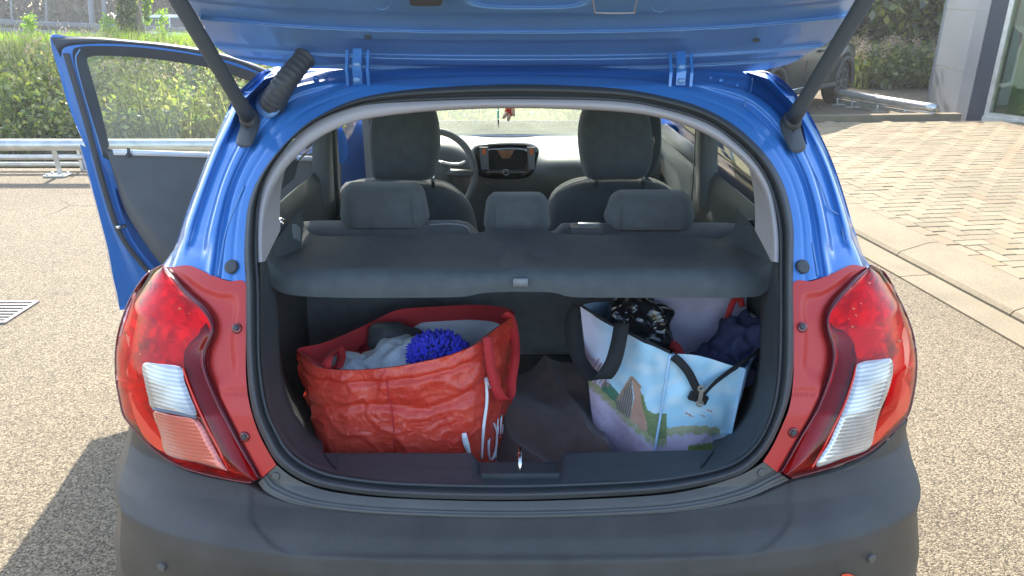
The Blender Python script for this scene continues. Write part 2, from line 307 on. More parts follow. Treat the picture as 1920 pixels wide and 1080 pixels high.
def ribbonvf(P, W, th=.0015):
    """flat strap along P with half-width vectors W (list of Vector)"""
    rows = []
    P, T, _ = frames(P)
    for p, t, w in zip(P, T, W):
        w = Vector(w); nn = t.cross(w).normalized()*th
        rows.append([p-w-nn, p+w-nn, p+w+nn, p-w+nn])
    V, F = gridvf(rows, True); F += [[3, 2, 1, 0], [len(V)-4, len(V)-3, len(V)-2, len(V)-1]]
    return V, F
def sm(pts, n, closed=False):
    """Catmull-Rom resample of an n-d polyline by arc length"""
    P = np.array(pts, dtype=float)
    if closed: P = np.vstack([P[-1], P, P[0], P[1]])
    else: P = np.vstack([2*P[0]-P[1], P, 2*P[-1]-P[-2]])
    out = []
    for i in range(1, len(P)-2):
        p0, p1, p2, p3 = P[i-1:i+3]
        for t in np.linspace(0, 1, 12, endpoint=False):
            out.append(.5*((2*p1)+(-p0+p2)*t+(2*p0-5*p1+4*p2-p3)*t*t+(-p0+3*p1-3*p2+p3)*t**3))
    out.append(P[-2]); out = np.array(out)
    d = np.r_[0, np.cumsum(np.linalg.norm(np.diff(out, axis=0), axis=1))]
    s = np.linspace(0, d[-1], n, endpoint=not closed)
    return np.stack([np.interp(s, d, out[:, k]) for k in range(P.shape[1])], 1)
def lin(pts, n):
    P = np.array(pts, dtype=float); d = np.r_[0, np.cumsum(np.linalg.norm(np.diff(P, axis=0), axis=1))]
    s = np.linspace(0, d[-1], n); return np.stack([np.interp(s, d, P[:, k]) for k in range(P.shape[1])], 1)
def sellip(c, r, e=.4, n=24, m=14, rot=None, nz=0, nscale=4, seed=0):
    def sp(v, e): return math.copysign(abs(v)**e, v)
    rows = []
    for i in range(m+1):
        ph = -math.pi/2+math.pi*i/m
        row = []
        for j in range(n):
            th = 2*math.pi*j/n
            p = Vector((r[0]*sp(math.cos(ph), e)*sp(math.cos(th), e), r[1]*sp(math.cos(ph), e)*sp(math.sin(th), e), r[2]*sp(math.sin(ph), e)))
            if nz: p *= 1+nz*mnoise.noise(p*nscale/max(r)+Vector((seed, 0, 0)))
            if rot is not None: p = rot@p
            row.append(p+Vector(c))
        rows.append(row)
    return gridvf(rows, True)
# ---------------------------------------------------------------- measuring: photo ray -> world point on a real surface
CP, SP = math.cos(PITCH), math.sin(PITCH)
def ray(u, v):
    k = (v-540)/FPX; return np.array([(u-960)/FPX, CP-k*SP, -SP-k*CP])
O = np.array([0, 0, CAMH])
def PY(u, v, y): d = ray(u, v); return Vector(O+d*(y/d[1]))
def PZ(u, v, z): d = ray(u, v); return Vector(O+d*((z-CAMH)/d[2]))
def PX(u, v, x): d = ray(u, v); return Vector(O+d*(x/d[0]))
def proj(p):
    x, y, z = p[0], p[1], p[2]-CAMH; dep = y*CP-z*SP; return 960+FPX*x/dep, 540+FPX*(-y*SP-z*CP)/dep
def hit(u, v, F, t0=.6, t1=3.0, n=90):
    d = ray(u, v); ts = np.linspace(t0, t1, n); fs = np.array([F(O+d*t) for t in ts])
    k = np.where((fs[:-1] < 0) & (fs[1:] >= 0))[0]
    if len(k) == 0:
        t = ts[np.argmin(np.abs(fs))]; return Vector(O+d*t)
    a, b = ts[k[0]], ts[k[0]+1]
    for _ in range(24):
        c = (a+b)/2
        if F(O+d*c) < 0: a = c
        else: b = c
    return Vector(O+d*b)
# ---- the rear surface of the blue car:  y = SY(x,z)
CX = .010; NE = 2.5
ZP = [0.15, .25, .35, .5, .62, .655, .675, .694, .72, .85, 1.0, 1.15, 1.30, 1.425, 1.445, 1.46, 1.47, 1.6]
YP = [1.24, 1.17, 1.11, 1.065, 1.06, 1.068, 1.10, 1.145, 1.185, 1.215, 1.285, 1.38, 1.50, 1.64, 1.72, 1.85, 2.0, 3.0]

CV = [60, 118, 128, 140, 165, 200, 250, 300, 360, 430, 480, 505, 550, 600, 640, 680, 725, 775, 820, 850, 900, 950, 1000, 1080, 1400]
CU = [1400, 1405, 1420, 1440, 1480, 1510, 1536, 1560, 1580, 1602, 1622, 1645, 1680, 1702, 1714, 1718, 1716, 1706, 1704, 1710, 1718, 1721, 1722, 1721, 1715]
ZW = [.15, .4, .62, .7, .8, .9, 1.0, 1.05, 1.1, 1.2, 1.3, 1.38, 1.44, 1.46, 1.6]
def DD(z): return float(np.interp(z, [.3, .7, 1.0, 1.3, 1.45], [.30, .30, .27, .20, .18]))
def Y0(z): return float(np.interp(z, ZP, YP))
def sil(z, W, F=None):
    best = -1; bv = 0
    for a in np.linspace(.5, 1, 60):
        x = W*a; y = Y0(z)+DD(z)*(1-max(0, 1-a**NE)**(1/NE)); u, v = proj((CX+x, y, z))
        if u > best: best, bv = u, v
    return best, bv
WW = []
for z in ZW:
    a, b = .4, 1.1
    for _ in range(22):
        c = (a+b)/2; u, v = sil(z, c)
        if u < np.interp(v, CV, CU): a = c
        else: b = c
    WW.append(c)
WW[0], WW[1] = 1.0, .905
for _i in range(5, len(WW)): WW[_i] = min(WW[_i], WW[_i-1]+.02)
def W(z): return float(np.interp(z, ZW, WW))
def SY(x, z, off=0):
    w = W(z); a = min(1, abs(x-CX)/w); return Y0(z)+DD(z)*(1-(1-a**NE)**(1/NE))
def FS(off):
    def F(p):
        w = W(p[2]); a = abs(p[0]-CX)/w
        if a > 1.0: return -(a-1)*w-.0001
        return p[1]-SY(p[0], p[2])+off
    return F
_c = sorted(((lambda r: (r[1], r[0]))(sil(z, W(z))) for z in np.linspace(.2, 1.455, 80)))
CVA = [a for a, b in _c]; CUA = [b for a, b in _c]
ZT = [i*.002 for i in range(0, 1001)]; YT = [Y0(z) for z in ZT]; DT = [DD(z) for z in ZT]; WT = [W(z) for z in ZT]
def fs(px, py, pz, off):
    q = pz*500.0; i = int(q)
    if i < 0: i, q = 0, 0.0
    if i > 999: i, q = 999, 999.0
    f = q-i; w = WT[i]+(WT[i+1]-WT[i])*f; a = abs(px-CX)/w
    if a >= 1.0: return -(a-1)*w-.0001
    return py-(YT[i]+(YT[i+1]-YT[i])*f)-(DT[i]+(DT[i+1]-DT[i])*f)*(1-(1-a**NE)**(1/NE))+off
def S(u, v, off=0.0):
    """point of the rear surface seen at (u,v), pushed `off` metres towards the rear"""
    k = (v-540)/FPX; dx = (u-960)/FPX; dy = CP-k*SP; dz = -SP-k*CP
    t = 1.05; best = 9; bt = t; pf = fs(dx*t, dy*t, CAMH+dz*t, off)
    while t < 2.3:
        t += .03; f = fs(dx*t, dy*t, CAMH+dz*t, off)
        if pf < 0 <= f:
            a, b = t-.03, t
            for _ in range(15):
                c = (a+b)/2
                if fs(dx*c, dy*c, CAMH+dz*c, off) < 0: a = c
                else: b = c
            return Vector((dx*b, dy*b, CAMH+dz*b))
        if abs(f) < best: best = abs(f); bt = t
        pf = f
    for t in [bt-.03+.003*i for i in range(21)]:
        f = abs(fs(dx*t, dy*t, CAMH+dz*t, off))
        if f < best: best = f; bt = t
    return Vector((dx*bt, dy*bt, CAMH+dz*bt))
def patch(A, B, n, m, off=lambda s, t, u, v: 0.0, surf=S):
    A = sm(A, n) if len(A) != n else np.array(A); B = sm(B, n) if len(B) != n else np.array(B)
    rows = []
    for i in range(n):
        r = []
        for j in range(m):
            s = j/(m-1); u, v = A[i]*(1-s)+B[i]*s; r.append(surf(u, v, off(s, i/(n-1), u, v)))
        rows.append(r)
    return rows
def polypatch(poly, off, n=8, surf=S):
    """fan of rings from centroid to a px outline on a surface"""
    P = np.array(poly, float); c = P.mean(0); V = [surf(c[0], c[1], off)]; F = []
    k = len(P)
    for r in (.5, 1):
        for p in P: q = c+(p-c)*r; V.append(surf(q[0], q[1], off))
    for i in range(k):
        j = (i+1) % k; F.append((0, 1+i, 1+j)); F.append((1+i, 1+k+i, 1+k+j, 1+j))
    return V, F
def bez(s, a, b): s = min(1, max(0, (s-a)/(b-a))); return s*s*(3-2*s)
def puff(outline, y, th, rings=6, lean=0, seed=None, pw=6):
    """cushion: outline = [(x,z)..] star-shaped, thickness profile rounded, in plane y (lean = dy/dz)"""
    P = np.array(outline, float); c = P.mean(0); k = len(P); V = []; F = []
    for side in (-1, 1):
        base = len(V)
        rr = [0, .35, .6, .78, .9, .97, 1.0]
        for r in rr:
            d = side*th*math.sqrt(max(0, 1-r**pw))
            for p in P:
                q = c+(p-c)*r; dd = d
                if seed is not None: dd += .01*mnoise.noise(Vector((q[0]*9+seed, q[1]*9, 0)))*(1-r)
                V.append((q[0], y+dd+lean*(q[1]-c[1]), q[1]))
        for i in range(len(rr)-1):
            for j in range(k):
                j2 = (j+1) % k; q = [base+i*k+j, base+i*k+j2, base+(i+1)*k+j2, base+(i+1)*k+j]
                F.append(q if side > 0 else q[::-1])
    return V, F
def rrect(cx, cz, w, h, r, n=5, top=1.0):
    out = []
    for (sx, sz, a0) in ((1, 1, 0), (-1, 1, 90), (-1, -1, 180), (1, -1, 270)):
        for i in range(n+1):
            a = R(a0+90*i/n); ww = w*(top if sz > 0 else 1)
            out.append((cx+sx*(ww/2-r)+r*math.cos(a), cz+sz*(h/2-r)+r*math.sin(a)))
    return out
# ================================================================ BLUE CAR
car = thing('hatchback_car', 'blue five-door hatchback with raised tailgate and loaded boot, filling the foreground', 'car', (CX, 2.9, 0))
# px outlines of the opening, left bottom -> over the top -> right bottom
OUTL = [(461, 533), (458, 480), (460, 430), (464, 392), (474, 357), (490, 325), (513, 293), (541, 262), (580, 228), (640, 196), (700, 178), (800, 165), (970, 158),
        (1150, 165), (1250, 182), (1320, 203), (1380, 237), (1430, 283), (1462, 330), (1480, 380), (1488, 430), (1488, 480), (1487, 533)]
BODY_O = [(316, 499), (331, 455), (347, 405), (366, 355), (386, 303), (405, 257), (424, 214), (440, 181), (470, 151), (500, 130), (560, 122), (700, 118), (970, 116),
          (1250, 120), (1380, 128), (1447, 138), (1484, 166), (1512, 204), (1537, 250), (1561, 303), (1580, 358), (1601, 428), (1626, 500)]
def relief(s, t, u, v):
    """pressed channels of the pillar: s 0 = seal side, 1 = outer edge ; t along the arch"""
    side = abs(t-.5)*2                     # 1 at the bottoms of the pillars, 0 over the header
    o = 0
    k = bez(side, .35, .5)
    o += k*(-.010*bez(s, .30, .36)+.016*bez(s, .40, .47)-.026*bez(s, .56, .62)*(1-bez(side, .93, .97)) + .016*bez(s, .80, .86)*(1-bez(side, .93, .97)))
    o += (1-k)*(-.012*bez(s, .35, .45)+.012*bez(s, .62, .75))
    o += -.010*bez(side, .92, .95)*bez(s, .45, .55)
    o += -.022*bez(s, .93, 1.0)
    o += k*(-.004*math.exp(-((s-.17)/.018)**2))
    return o
rows = patch(OUTL, BODY_O, 150, 44, relief)
mb = MB(); mb.grid(rows)
# strips behind flange and lamps close the body towards the side
for sgn in (-1, 1):
    sd_rows = []
    for z in np.linspace(.62, 1.44, 22):
        w = W(z); r = []
        for a in np.linspace(.90, 1.0, 8):
            r.append((CX+sgn*(w*a-.004), Y0(z)+.03+DD(z)*(1-max(0, 1-a**NE)**(1/NE)), z))
        sd_rows.append(r)
    mb.grid(sd_rows, 0, flip=sgn < 0)
# body sides with holes for windows / wheel / open front left door
def side_x(y, z, sgn, ins=0):
    w = W(min(1.44, z)); 
    if y > 3.7: w -= .10*((y-3.7)/1.1)**2
    return CX+sgn*(w-.004-ins-.05*bez(z, 1.0, 1.15))
ys = sorted(set([round(a, 3) for a in np.linspace(1.62, 4.75, 64)]+[1.90, 2.46, 2.52, 2.74, 3.5, 3.56]))
zs = [.22, .30, .40, .5, .6, .7, .8, .9, 1.0, 1.05, 1.09, 1.13, 1.2, 1.28, 1.34, 1.385, 1.42, 1.44]
def rear_glass(y, z): return 1.90 < y < 2.47 and 1.05 < z < 1.385
def front_glass(y, z): return 2.58 < y < 3.45-(z-1.05)*.6 and 1.05 < z < 1.385
for sgn in (-1, 1):
    rws = [[(side_x(y, z, sgn), y if z < 1.0 else y, z) for y in ys] for z in zs]
    V, F = gridvf(rws)
    FF = []
    for f in F:
        c = np.mean([V[i] for i in f], axis=0); y, z = c[1], c[2]
        if (y-1.86)**2+(z-.31)**2 < .33**2 or (y-4.22)**2+(z-.31)**2 < .33**2: continue
        if rear_glass(y, z) or front_glass(y, z): continue
        if z > 1.0 and y > 3.95-(z-1.0)*2.1: continue
        if sgn < 0 and 2.56 < y < 3.5 and z > .3 and not (z > 1.385): continue
        FF.append(f if sgn > 0 else f[::-1])
    mb.add(V, FF)
# roof, bonnet
rr = [[(CX+W(1.44)*.97*a, y, 1.44+.035*(1-a*a)-.04*max(0, (y-2.4))**1.5*.4) for a in np.linspace(-1, 1, 13)] for y in np.linspace(1.86, 3.02, 12)]
mb.grid(rr, flip=True)
bn = [[(CX+.78*a*(1-.08*((y-3.95)/.8)**2), y, 1.0-.10*((y-3.95)/.8)-.10*((y-3.95)/.8)**3-.05*a**4) for a in np.linspace(-1, 1, 15)] for y in np.linspace(4.0, 4.78, 10)]
mb.grid(bn, flip=True)
ft = [[(CX+.72*a, 4.78+.06*(1-a*a), z) for a in np.linspace(-1, 1, 9)] for z in np.linspace(.25, .80, 5)]; mb.grid(ft)
body = mb.build('body', 'paint', car, True)
# raised studs on the header and plugs on the pillars
for (u, v, r) in ((592, 147, .007), (611, 141, .004), (1351, 151, .006), (1332, 146, .004), (1382, 160, .004)):
    V, F = sellip(S(u, v, .0), (r, r, r), 1, 12, 8); obj('stud', V, F, 'paint', body)
def disc_on(u, v, r, h, m, par, name, off=0.0, ry=None, surf=S):
    c = surf(u, v, off); a = surf(u+6, v, off)-c; b = surf(u, v+6, off)-c; a.normalize(); nrm = a.cross(b).normalized()
    if nrm.y > 0: nrm = -nrm
    b = nrm.cross(a)
    rows = []
    for rr_, hh in ((r, -.004), (r, h*.6), (r*.93, h), (r*.5, h*1.02), (0.0005, h*1.02)):
        rows.append([c+a*rr_*math.cos(t)+b*rr_*math.sin(t)+nrm*hh for t in np.linspace(0, 2*math.pi, 24, endpoint=False)])
    V, F = gridvf(rows, True); return obj(name, V, F, m, par)
disc_on(434, 500, .0145, .004, 'black_plastic', body, 'plug', .004)
disc_on(1505, 500, .0145, .004, 'black_plastic', body, 'plug', .004)
for cr_ in ([(386, 352), (402, 372), (404, 1)],): pass
# fine panel lines (raised sealant beads)
for pts in ([(458, 348), (440, 390), (422, 440), (409, 517)], [(1489, 366), (1508, 400), (1520, 440), (1534, 517)],
            [(1490, 228), (1512, 290), (1540, 350), (1557, 392), (1575, 405), (1581, 442)],
            [(1412, 146), (1408, 170), (1398, 192), (1396, 200)], [(1418, 146), (1436, 148), (1444, 165), (1466, 181), (1488, 182)],
            [(452, 172), (475, 172), (492, 160), (498, 146), (512, 138)]):
    P = [S(u, v, -.0145 if u > 1485 and v > 220 and v < 450 else .0005) for u, v in sm(pts, 24)]
    V, F = tubevf(P, .0016, 6); obj('sealant_bead', V, F, 'paint_veiled' if 1 else '', body)
# ---------------- weatherstrip loop
SEAL_O = OUTL[:] + [(1488, 600), (1488, 680), (1481, 740), (1465, 790), (1444, 835), (1418, 868), (1380, 893), (1300, 914), (1200, 927), (970, 937), (750, 932), (620, 917), (560, 897), (518, 865), (495, 825), (478, 785), (468, 740), (463, 680), (461, 600)]
SEAL_I = [(487, 533), (484, 480), (484, 430), (487, 385), (495, 350), (508, 318), (530, 285), (560, 252), (600, 225), (650, 206), (705, 195), (800, 190), (970, 187),
          (1150, 191), (1245, 206), (1325, 232), (1375, 266), (1415, 306), (1440, 350), (1454, 400), (1459, 440), (1460, 480), (1460, 533),
          (1460, 600), (1458, 680), (1452, 740), (1440, 787), (1418, 828), (1388, 857), (1350, 874), (1290, 887), (1195, 898), (970, 906), (755, 902), (640, 890), (585, 873), (545, 845), (520, 805), (503, 765), (494, 720), (489, 670), (488, 600)]
def loop_patch(A, B, n, m, off):
    A = np.array(A, float); B = np.array(B, float); k = len(A)
    # resample each by shared control index so correspondences hold
    AB = sm(np.hstack([A, B]), n, True); rows = []
    for i in range(n):
        r = []
        for j in range(m):
            s = j/(m-1); q = AB[i, :2]*(1-s)+AB[i, 2:]*s; r.append(S(q[0], q[1], off(s, q[1])))
        rows.append(r)
    return rows, AB
def seal_off(s, v): return .004+.016*math.sin(math.pi*min(1, s/.55))**.8*(s < .55)-.016*bez(s, .5, .6)+.010*math.sin(math.pi*max(0, (s-.6)/.4))*1-.012*bez(s, .92, 1)
rows, AB = loop_patch(SEAL_O, SEAL_I, 220, 22, seal_off)
rows.append(rows[0]); V, F = gridvf(rows); obj('weatherstrip', V, F, 'rubber', car)
# ---------------- pale headliner edge trim (upper loop)
TI = [(497, 490), (496, 450), (499, 405), (510, 362), (530, 325), (556, 294), (590, 264), (640, 238), (700, 221), (820, 208), (970, 203), (1150, 209), (1245, 223), (1320, 250), (1372, 284), (1408, 320), (1432, 362), (1443, 415), (1446, 455), (1446, 490)]
TO = [(484, 492), (483, 447), (485, 398), (494, 350), (512, 310), (538, 276), (575, 240), (630, 211), (692, 196), (815, 189), (970, 186), (1152, 190), (1250, 206), (1330, 233), (1382, 270), (1422, 311), (1446, 355), (1456, 410), (1460, 450), (1460, 492)]
rows = patch(TO, TI, 120, 8, lambda s, t, u, v: -.012-.02*s+.012*math.sin(math.pi*s))
rows2 = [r+[r[-1]+Vector((-(r[-1].x-CX)*.0, .045, .012)), r[-1]+Vector((0, .12, .03))] for r in rows]
V, F = gridvf(rows2); obj('headliner_edge', V, F, 'trim_light', car)
# ---------------- boot side trims, lower loop inside the seal
LI_O = [(487, 480), (488, 600), (490, 680), (496, 730), (506, 775), (524, 815), (548, 848), (588, 875), (640, 891)]
LI_I = [(512, 480), (520, 600), (522, 680), (529, 725), (543, 765), (562, 800), (574, 820), (590, 838), (606, 850)]
RI_O = [(1460, 480), (1460, 600), (1458, 680), (1452, 740), (1440, 787), (1418, 828), (1388, 857), (1350, 876), (1305, 888)]
RI_I = [(1440, 480), (1430, 600), (1426, 680), (1419, 730), (1406, 772), (1386, 808), (1370, 826), (1355, 838), (1338, 845)]
def inoff(s, t, u, v): return -.014-.13*s-.02*bez(s, .15, .3)
for A, B, nm in ((LI_O, LI_I, 'l'), (RI_O, RI_I, 'r')):
    rows = patch(A, B, 60, 14, inoff)
    rows2 = [r+[r[-1]+Vector((-.008 if nm == 'l' else .008, .03, -.01)), Vector((r[-1].x+(-.13 if nm == 'l' else .13), r[-1].y+.42, max(.56, r[-1].z-.12)))] for r in rows]
    V, F = gridvf(rows2, flip=(nm == 'l')); obj('boot_side_trim', V, F, 'black_plastic', car)
# ---------------- scuff plate across the sill with latch recess
def scuff(u, v, off):
    return S(u, v, -.014-.12*bez(v, 905, 850)-.0*0)
SB = [(640, 891), (755, 903), (970, 907), (1195, 899), (1305, 888)]
STP = [(606, 850), (750, 850), (884, 851), (897, 868), (1047, 868), (1060, 850), (1200, 848), (1338, 845)]
A = sm(SB, 240); B = lin(STP, 240); V = []; rows = []
for i in range(240):
    r = []
    for j in range(22):
        s = j/21; q = A[i]*(1-s)+B[i]*s
        o = -.014-.13*s
        if 897 < q[0] < 1053 and s > .35: o -= .030*bez(s, .35, .45)
        o += -.006*bez(s, .48, .52)
        for gx in (628, 1318):
            if abs(q[0]-gx) < 3: o -= .004
        r.append(S(q[0], q[1], o))
    rows.append(r)
mb = MB(); mb.grid(rows)
back = [r[-1] for r in rows]; mb.grid([[p, p+Vector((0, .012, -.006)), p+Vector((0, .014, -.16))] for p in back])
scf = mb.build('scuff_plate', 'black_plastic', car, True)
# recess tray walls and striker
c = S(975, 875, -.11)
mb = MB()
p0, p1 = S(903, 896, -.03), S(1049, 896, -.03)
mb.box(((p0.x+p1.x)/2, p0.y+.008, p0.z-.006), (p1.x-p0.x, .006, .02))
rec = mb.build('latch_recess', 'rubber', scf)
sx = S(975, 885, -.05)
V, F = tubevf([sx+Vector((0, -.004, -.012)), sx+Vector((0, -.002, .022)), sx+Vector((0, .012, .028)), sx+Vector((0, .05, .022)), sx+Vector((0, .05, -.012))], .0042, 10)
obj('striker', V, F, 'chrome', scf)
# ---------------- ledge between seal and bumper
LO = [(519, 872), (545, 893), (585, 912), (640, 925), (750, 935), (970, 940), (1200, 931), (1300, 918), (1370, 898), (1405, 883), (1432, 866)]
BO = [(484, 905), (500, 923), (545, 943), (610, 956), (750, 968), (970, 973), (1200, 966), (1320, 953), (1400, 934), (1445, 915), (1480, 900)]
def ledge_off(s, t, u, v): return .001-.006*bez(s, .45, .5)+.006*bez(s, .55, .6)-.005*bez(s, .68, .71)+.009*bez(s, .70, .76)-.012*bez(s, .86, .94)
rows = patch(LO, BO, 130, 26, ledge_off); V, F = gridvf(rows); led = obj('sill_ledge', V, F, 'ledge', car)
disc_on(517, 893, .0085, .0025, 'ledge', led, 'clip', .002); disc_on(1428, 886, .0085, .0025, 'ledge', led, 'clip', .002)
# ---------------- rear bumper
BT = [(233, 792), (244, 800), (268, 824), (298, 851), (343, 877), (400, 893), (455, 903), (476, 909), (500, 924), (545, 941), (610, 953), (750, 964), (970, 969), (1200, 962), (1320, 949), (1400, 930), (1440, 912), (1475, 898), (1523, 888), (1575, 873), (1624, 851), (1662, 822), (1690, 795), (1700, 787)]
BB = [(222, 1330), (224, 1335), (240, 1340), (280, 1345), (330, 1350), (390, 1350), (450, 1350), (476, 1350), (500, 1350), (545, 1350), (610, 1350), (750, 1350), (970, 1350), (1200, 1350), (1320, 1350), (1400, 1350), (1440, 1350), (1475, 1350), (1523, 1350), (1590, 1350), (1640, 1345), (1680, 1340), (1705, 1335), (1710, 1330)]
def bump_off(s, t, u, v):
    # recessed loading shelf in the middle with a soft rounded lower corner
    du = max(0, 560-u, u-1395)/95.0; e = 1045-75*max(0, min(1.2, du))**2.2-.00012*(u-960)**2*.2
    inside = bez(e-v, -5, 7)*bez(u, 466, 476)*bez(1486-u, 0, 10)
    edge = -.006*(1-bez(v, 790, 805)) if s < .02 else 0
    return -.006*inside - (.004 if s < .004 else 0)+.001
nu, nv = 260, 90
ABc = sm(np.hstack([np.array(BT), np.array(BB)]), nu); rows = []
for j in range(nv):
    s = (j/(nv-1))**1.35; r = []
    for i in range(nu):
        q = ABc[i, :2]*(1-s)+ABc[i, 2:]*s
        # slide the outermost columns along the true outline
        v = q[1]; ur = float(np.interp(v, CVA, CUA))-.5; ul = 1948-ur
        u = ul+1.0+(q[0]-ABc[0, 0]*(1-s)-ABc[0, 2]*s)*((ur-ul-2)/((ABc[-1, 0]-ABc[0, 0])*(1-s)+(ABc[-1, 2]-ABc[0, 2])*s))
        r.append(S(u, v, bump_off(s, i/(nu-1), u, v)))
    rows.append(r)
# return edge at the top so the panel has thickness, side returns running forward
mb = MB(); top = [p+Vector((0, .012, -.004)) for p in rows[0]]; mb.grid([top]+rows)
for k in (0, -1):
    sg = -1 if k == 0 else 1
    mb.grid([[r[k], Vector((CX+sg*(W(r[k].z)+.000), r[k].y+.10, r[k].z)), Vector((CX+sg*(W(r[k].z)+.002), 1.56, r[k].z))] for r in rows], flip=(k == 0))
bum = mb.build('rear_bumper', 'bumper', car, True)
disc_on(302, 1064, .0085, .0012, 'ledge', bum, 'parking_sensor', .0065); disc_on(1636, 1048, .0085, .0012, 'ledge', bum, 'parking_sensor', .0065)
V, F = polypatch([(1578, 1077), (1590, 1075), (1606, 1081), (1630, 1095), (1610, 1100), (1580, 1090)], .004); obj('red_reflector', V, F, 'hot_red', bum)
V, F = polypatch([(355, 1095), (330, 1090), (312, 1100), (330, 1110)], .004); obj('red_reflector', V, F, 'hot_red', bum)
# ---------------- tail lamps
LAMPS = dict(
 L=dict(outer=[(305, 498), (283, 509), (267, 525), (251, 549), (238, 576), (226, 610), (219, 645), (217, 680), (219, 715), (225, 750), (232, 778), (243, 794), (268, 823), (298, 850), (343, 876), (400, 892), (455, 903), (472, 904)],
        inner=[(307, 500), (318, 514), (331, 530), (344, 547), (356, 558), (371, 571), (386, 588), (396, 606), (397, 622), (389, 641), (381, 660), (380, 680), (388, 710), (408, 757), (430, 800), (452, 842), (474, 880), (484, 898)],
        flange_o=[(319, 501), (355, 498), (392, 514), (428, 527), (461, 533), (461, 620), (461, 700), (467, 755), (482, 805), (500, 842), (518, 872)],
        flange_i=[(319, 501), (327, 511), (344, 532), (365, 553), (389, 574), (405, 602), (403, 632), (391, 664), (395, 705), (440, 800), (491, 896)],
        white=[(268, 682), (300, 682), (339, 688), (345, 712), (357, 745), (369, 781), (330, 775), (286, 766), (278, 745), (271, 715)],
        pink=[(288, 771), (330, 779), (370, 786), (396, 830), (424, 877), (424, 883), (370, 868), (314, 853), (300, 812)],
        band_o=[(376, 617), (372, 628), (357, 641), (346, 660), (345, 690), (358, 730), (384, 790), (410, 840), (440, 885)],
        band_i=[(387, 605), (394, 622), (386, 645), (378, 665), (379, 690), (390, 720), (415, 775), (440, 825), (470, 884)],
        edge=[(343, 690), (357, 730), (383, 790), (408, 838), (428, 880)], holes=((444, 616), (459, 819)),
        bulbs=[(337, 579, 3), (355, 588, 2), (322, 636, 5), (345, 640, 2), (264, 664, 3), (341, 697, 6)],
        glow=[(232, 620), (252, 656), (238, 690), (240, 706), (256, 712), (260, 706), (245, 695), (246, 668), (262, 655), (250, 640)],
        glow2=[(241, 735), (262, 755), (300, 805), (310, 845), (290, 838), (262, 805)]),
 R=dict(outer=[(1632, 498), (1657, 511), (1670, 530), (1681, 553), (1692, 575), (1702, 598), (1711, 625), (1716, 655), (1718, 680), (1716, 715), (1710, 750), (1703, 775), (1693, 788), (1664, 818), (1624, 850), (1563, 874), (1523, 886), (1484, 896)],
        inner=[(1629, 503), (1616, 516), (1600, 532), (1581, 552), (1563, 574), (1554, 590), (1552, 604), (1555, 622), (1562, 642), (1565, 663), (1562, 688), (1555, 712), (1545, 740), (1535, 765), (1516, 798), (1498, 828), (1480, 862), (1466, 886)],
        flange_o=[(1624, 501), (1596, 497), (1559, 514), (1522, 527), (1487, 533), (1487, 620), (1488, 700), (1481, 760), (1466, 800), (1448, 838), (1431, 865)],
        flange_i=[(1624, 501), (1603, 516), (1582, 538), (1561, 560), (1546, 588), (1546, 620), (1556, 660), (1548, 710), (1525, 768), (1490, 830), (1458, 886)],
        white=[(1608, 681), (1640, 676), (1671, 673), (1674, 700), (1664, 738), (1649, 774), (1640, 810), (1628, 842), (1580, 860), (1529, 875), (1556, 826), (1585, 760), (1601, 710)],
        pink=None,
        band_o=[(1564, 616), (1585, 622), (1600, 650), (1606, 680), (1598, 715), (1580, 760), (1555, 812), (1525, 872), (1510, 884)],
        band_i=[(1556, 602), (1560, 625), (1568, 645), (1571, 668), (1565, 700), (1545, 748), (1520, 798), (1495, 845), (1474, 885)],
        edge=[(1606, 684), (1598, 716), (1582, 762), (1555, 818), (1523, 877)], holes=((1504, 614), (1487, 811)),
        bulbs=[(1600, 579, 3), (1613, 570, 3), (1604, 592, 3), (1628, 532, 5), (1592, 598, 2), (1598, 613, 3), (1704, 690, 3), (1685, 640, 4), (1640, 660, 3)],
        glow=[(1695, 612), (1704, 640), (1705, 668), (1700, 700), (1690, 714), (1680, 700), (1684, 670), (1690, 640)],
        glow2=[(1676, 700), (1702, 720), (1706, 750), (1697, 775), (1666, 806), (1632, 838), (1645, 800), (1660, 755)]))
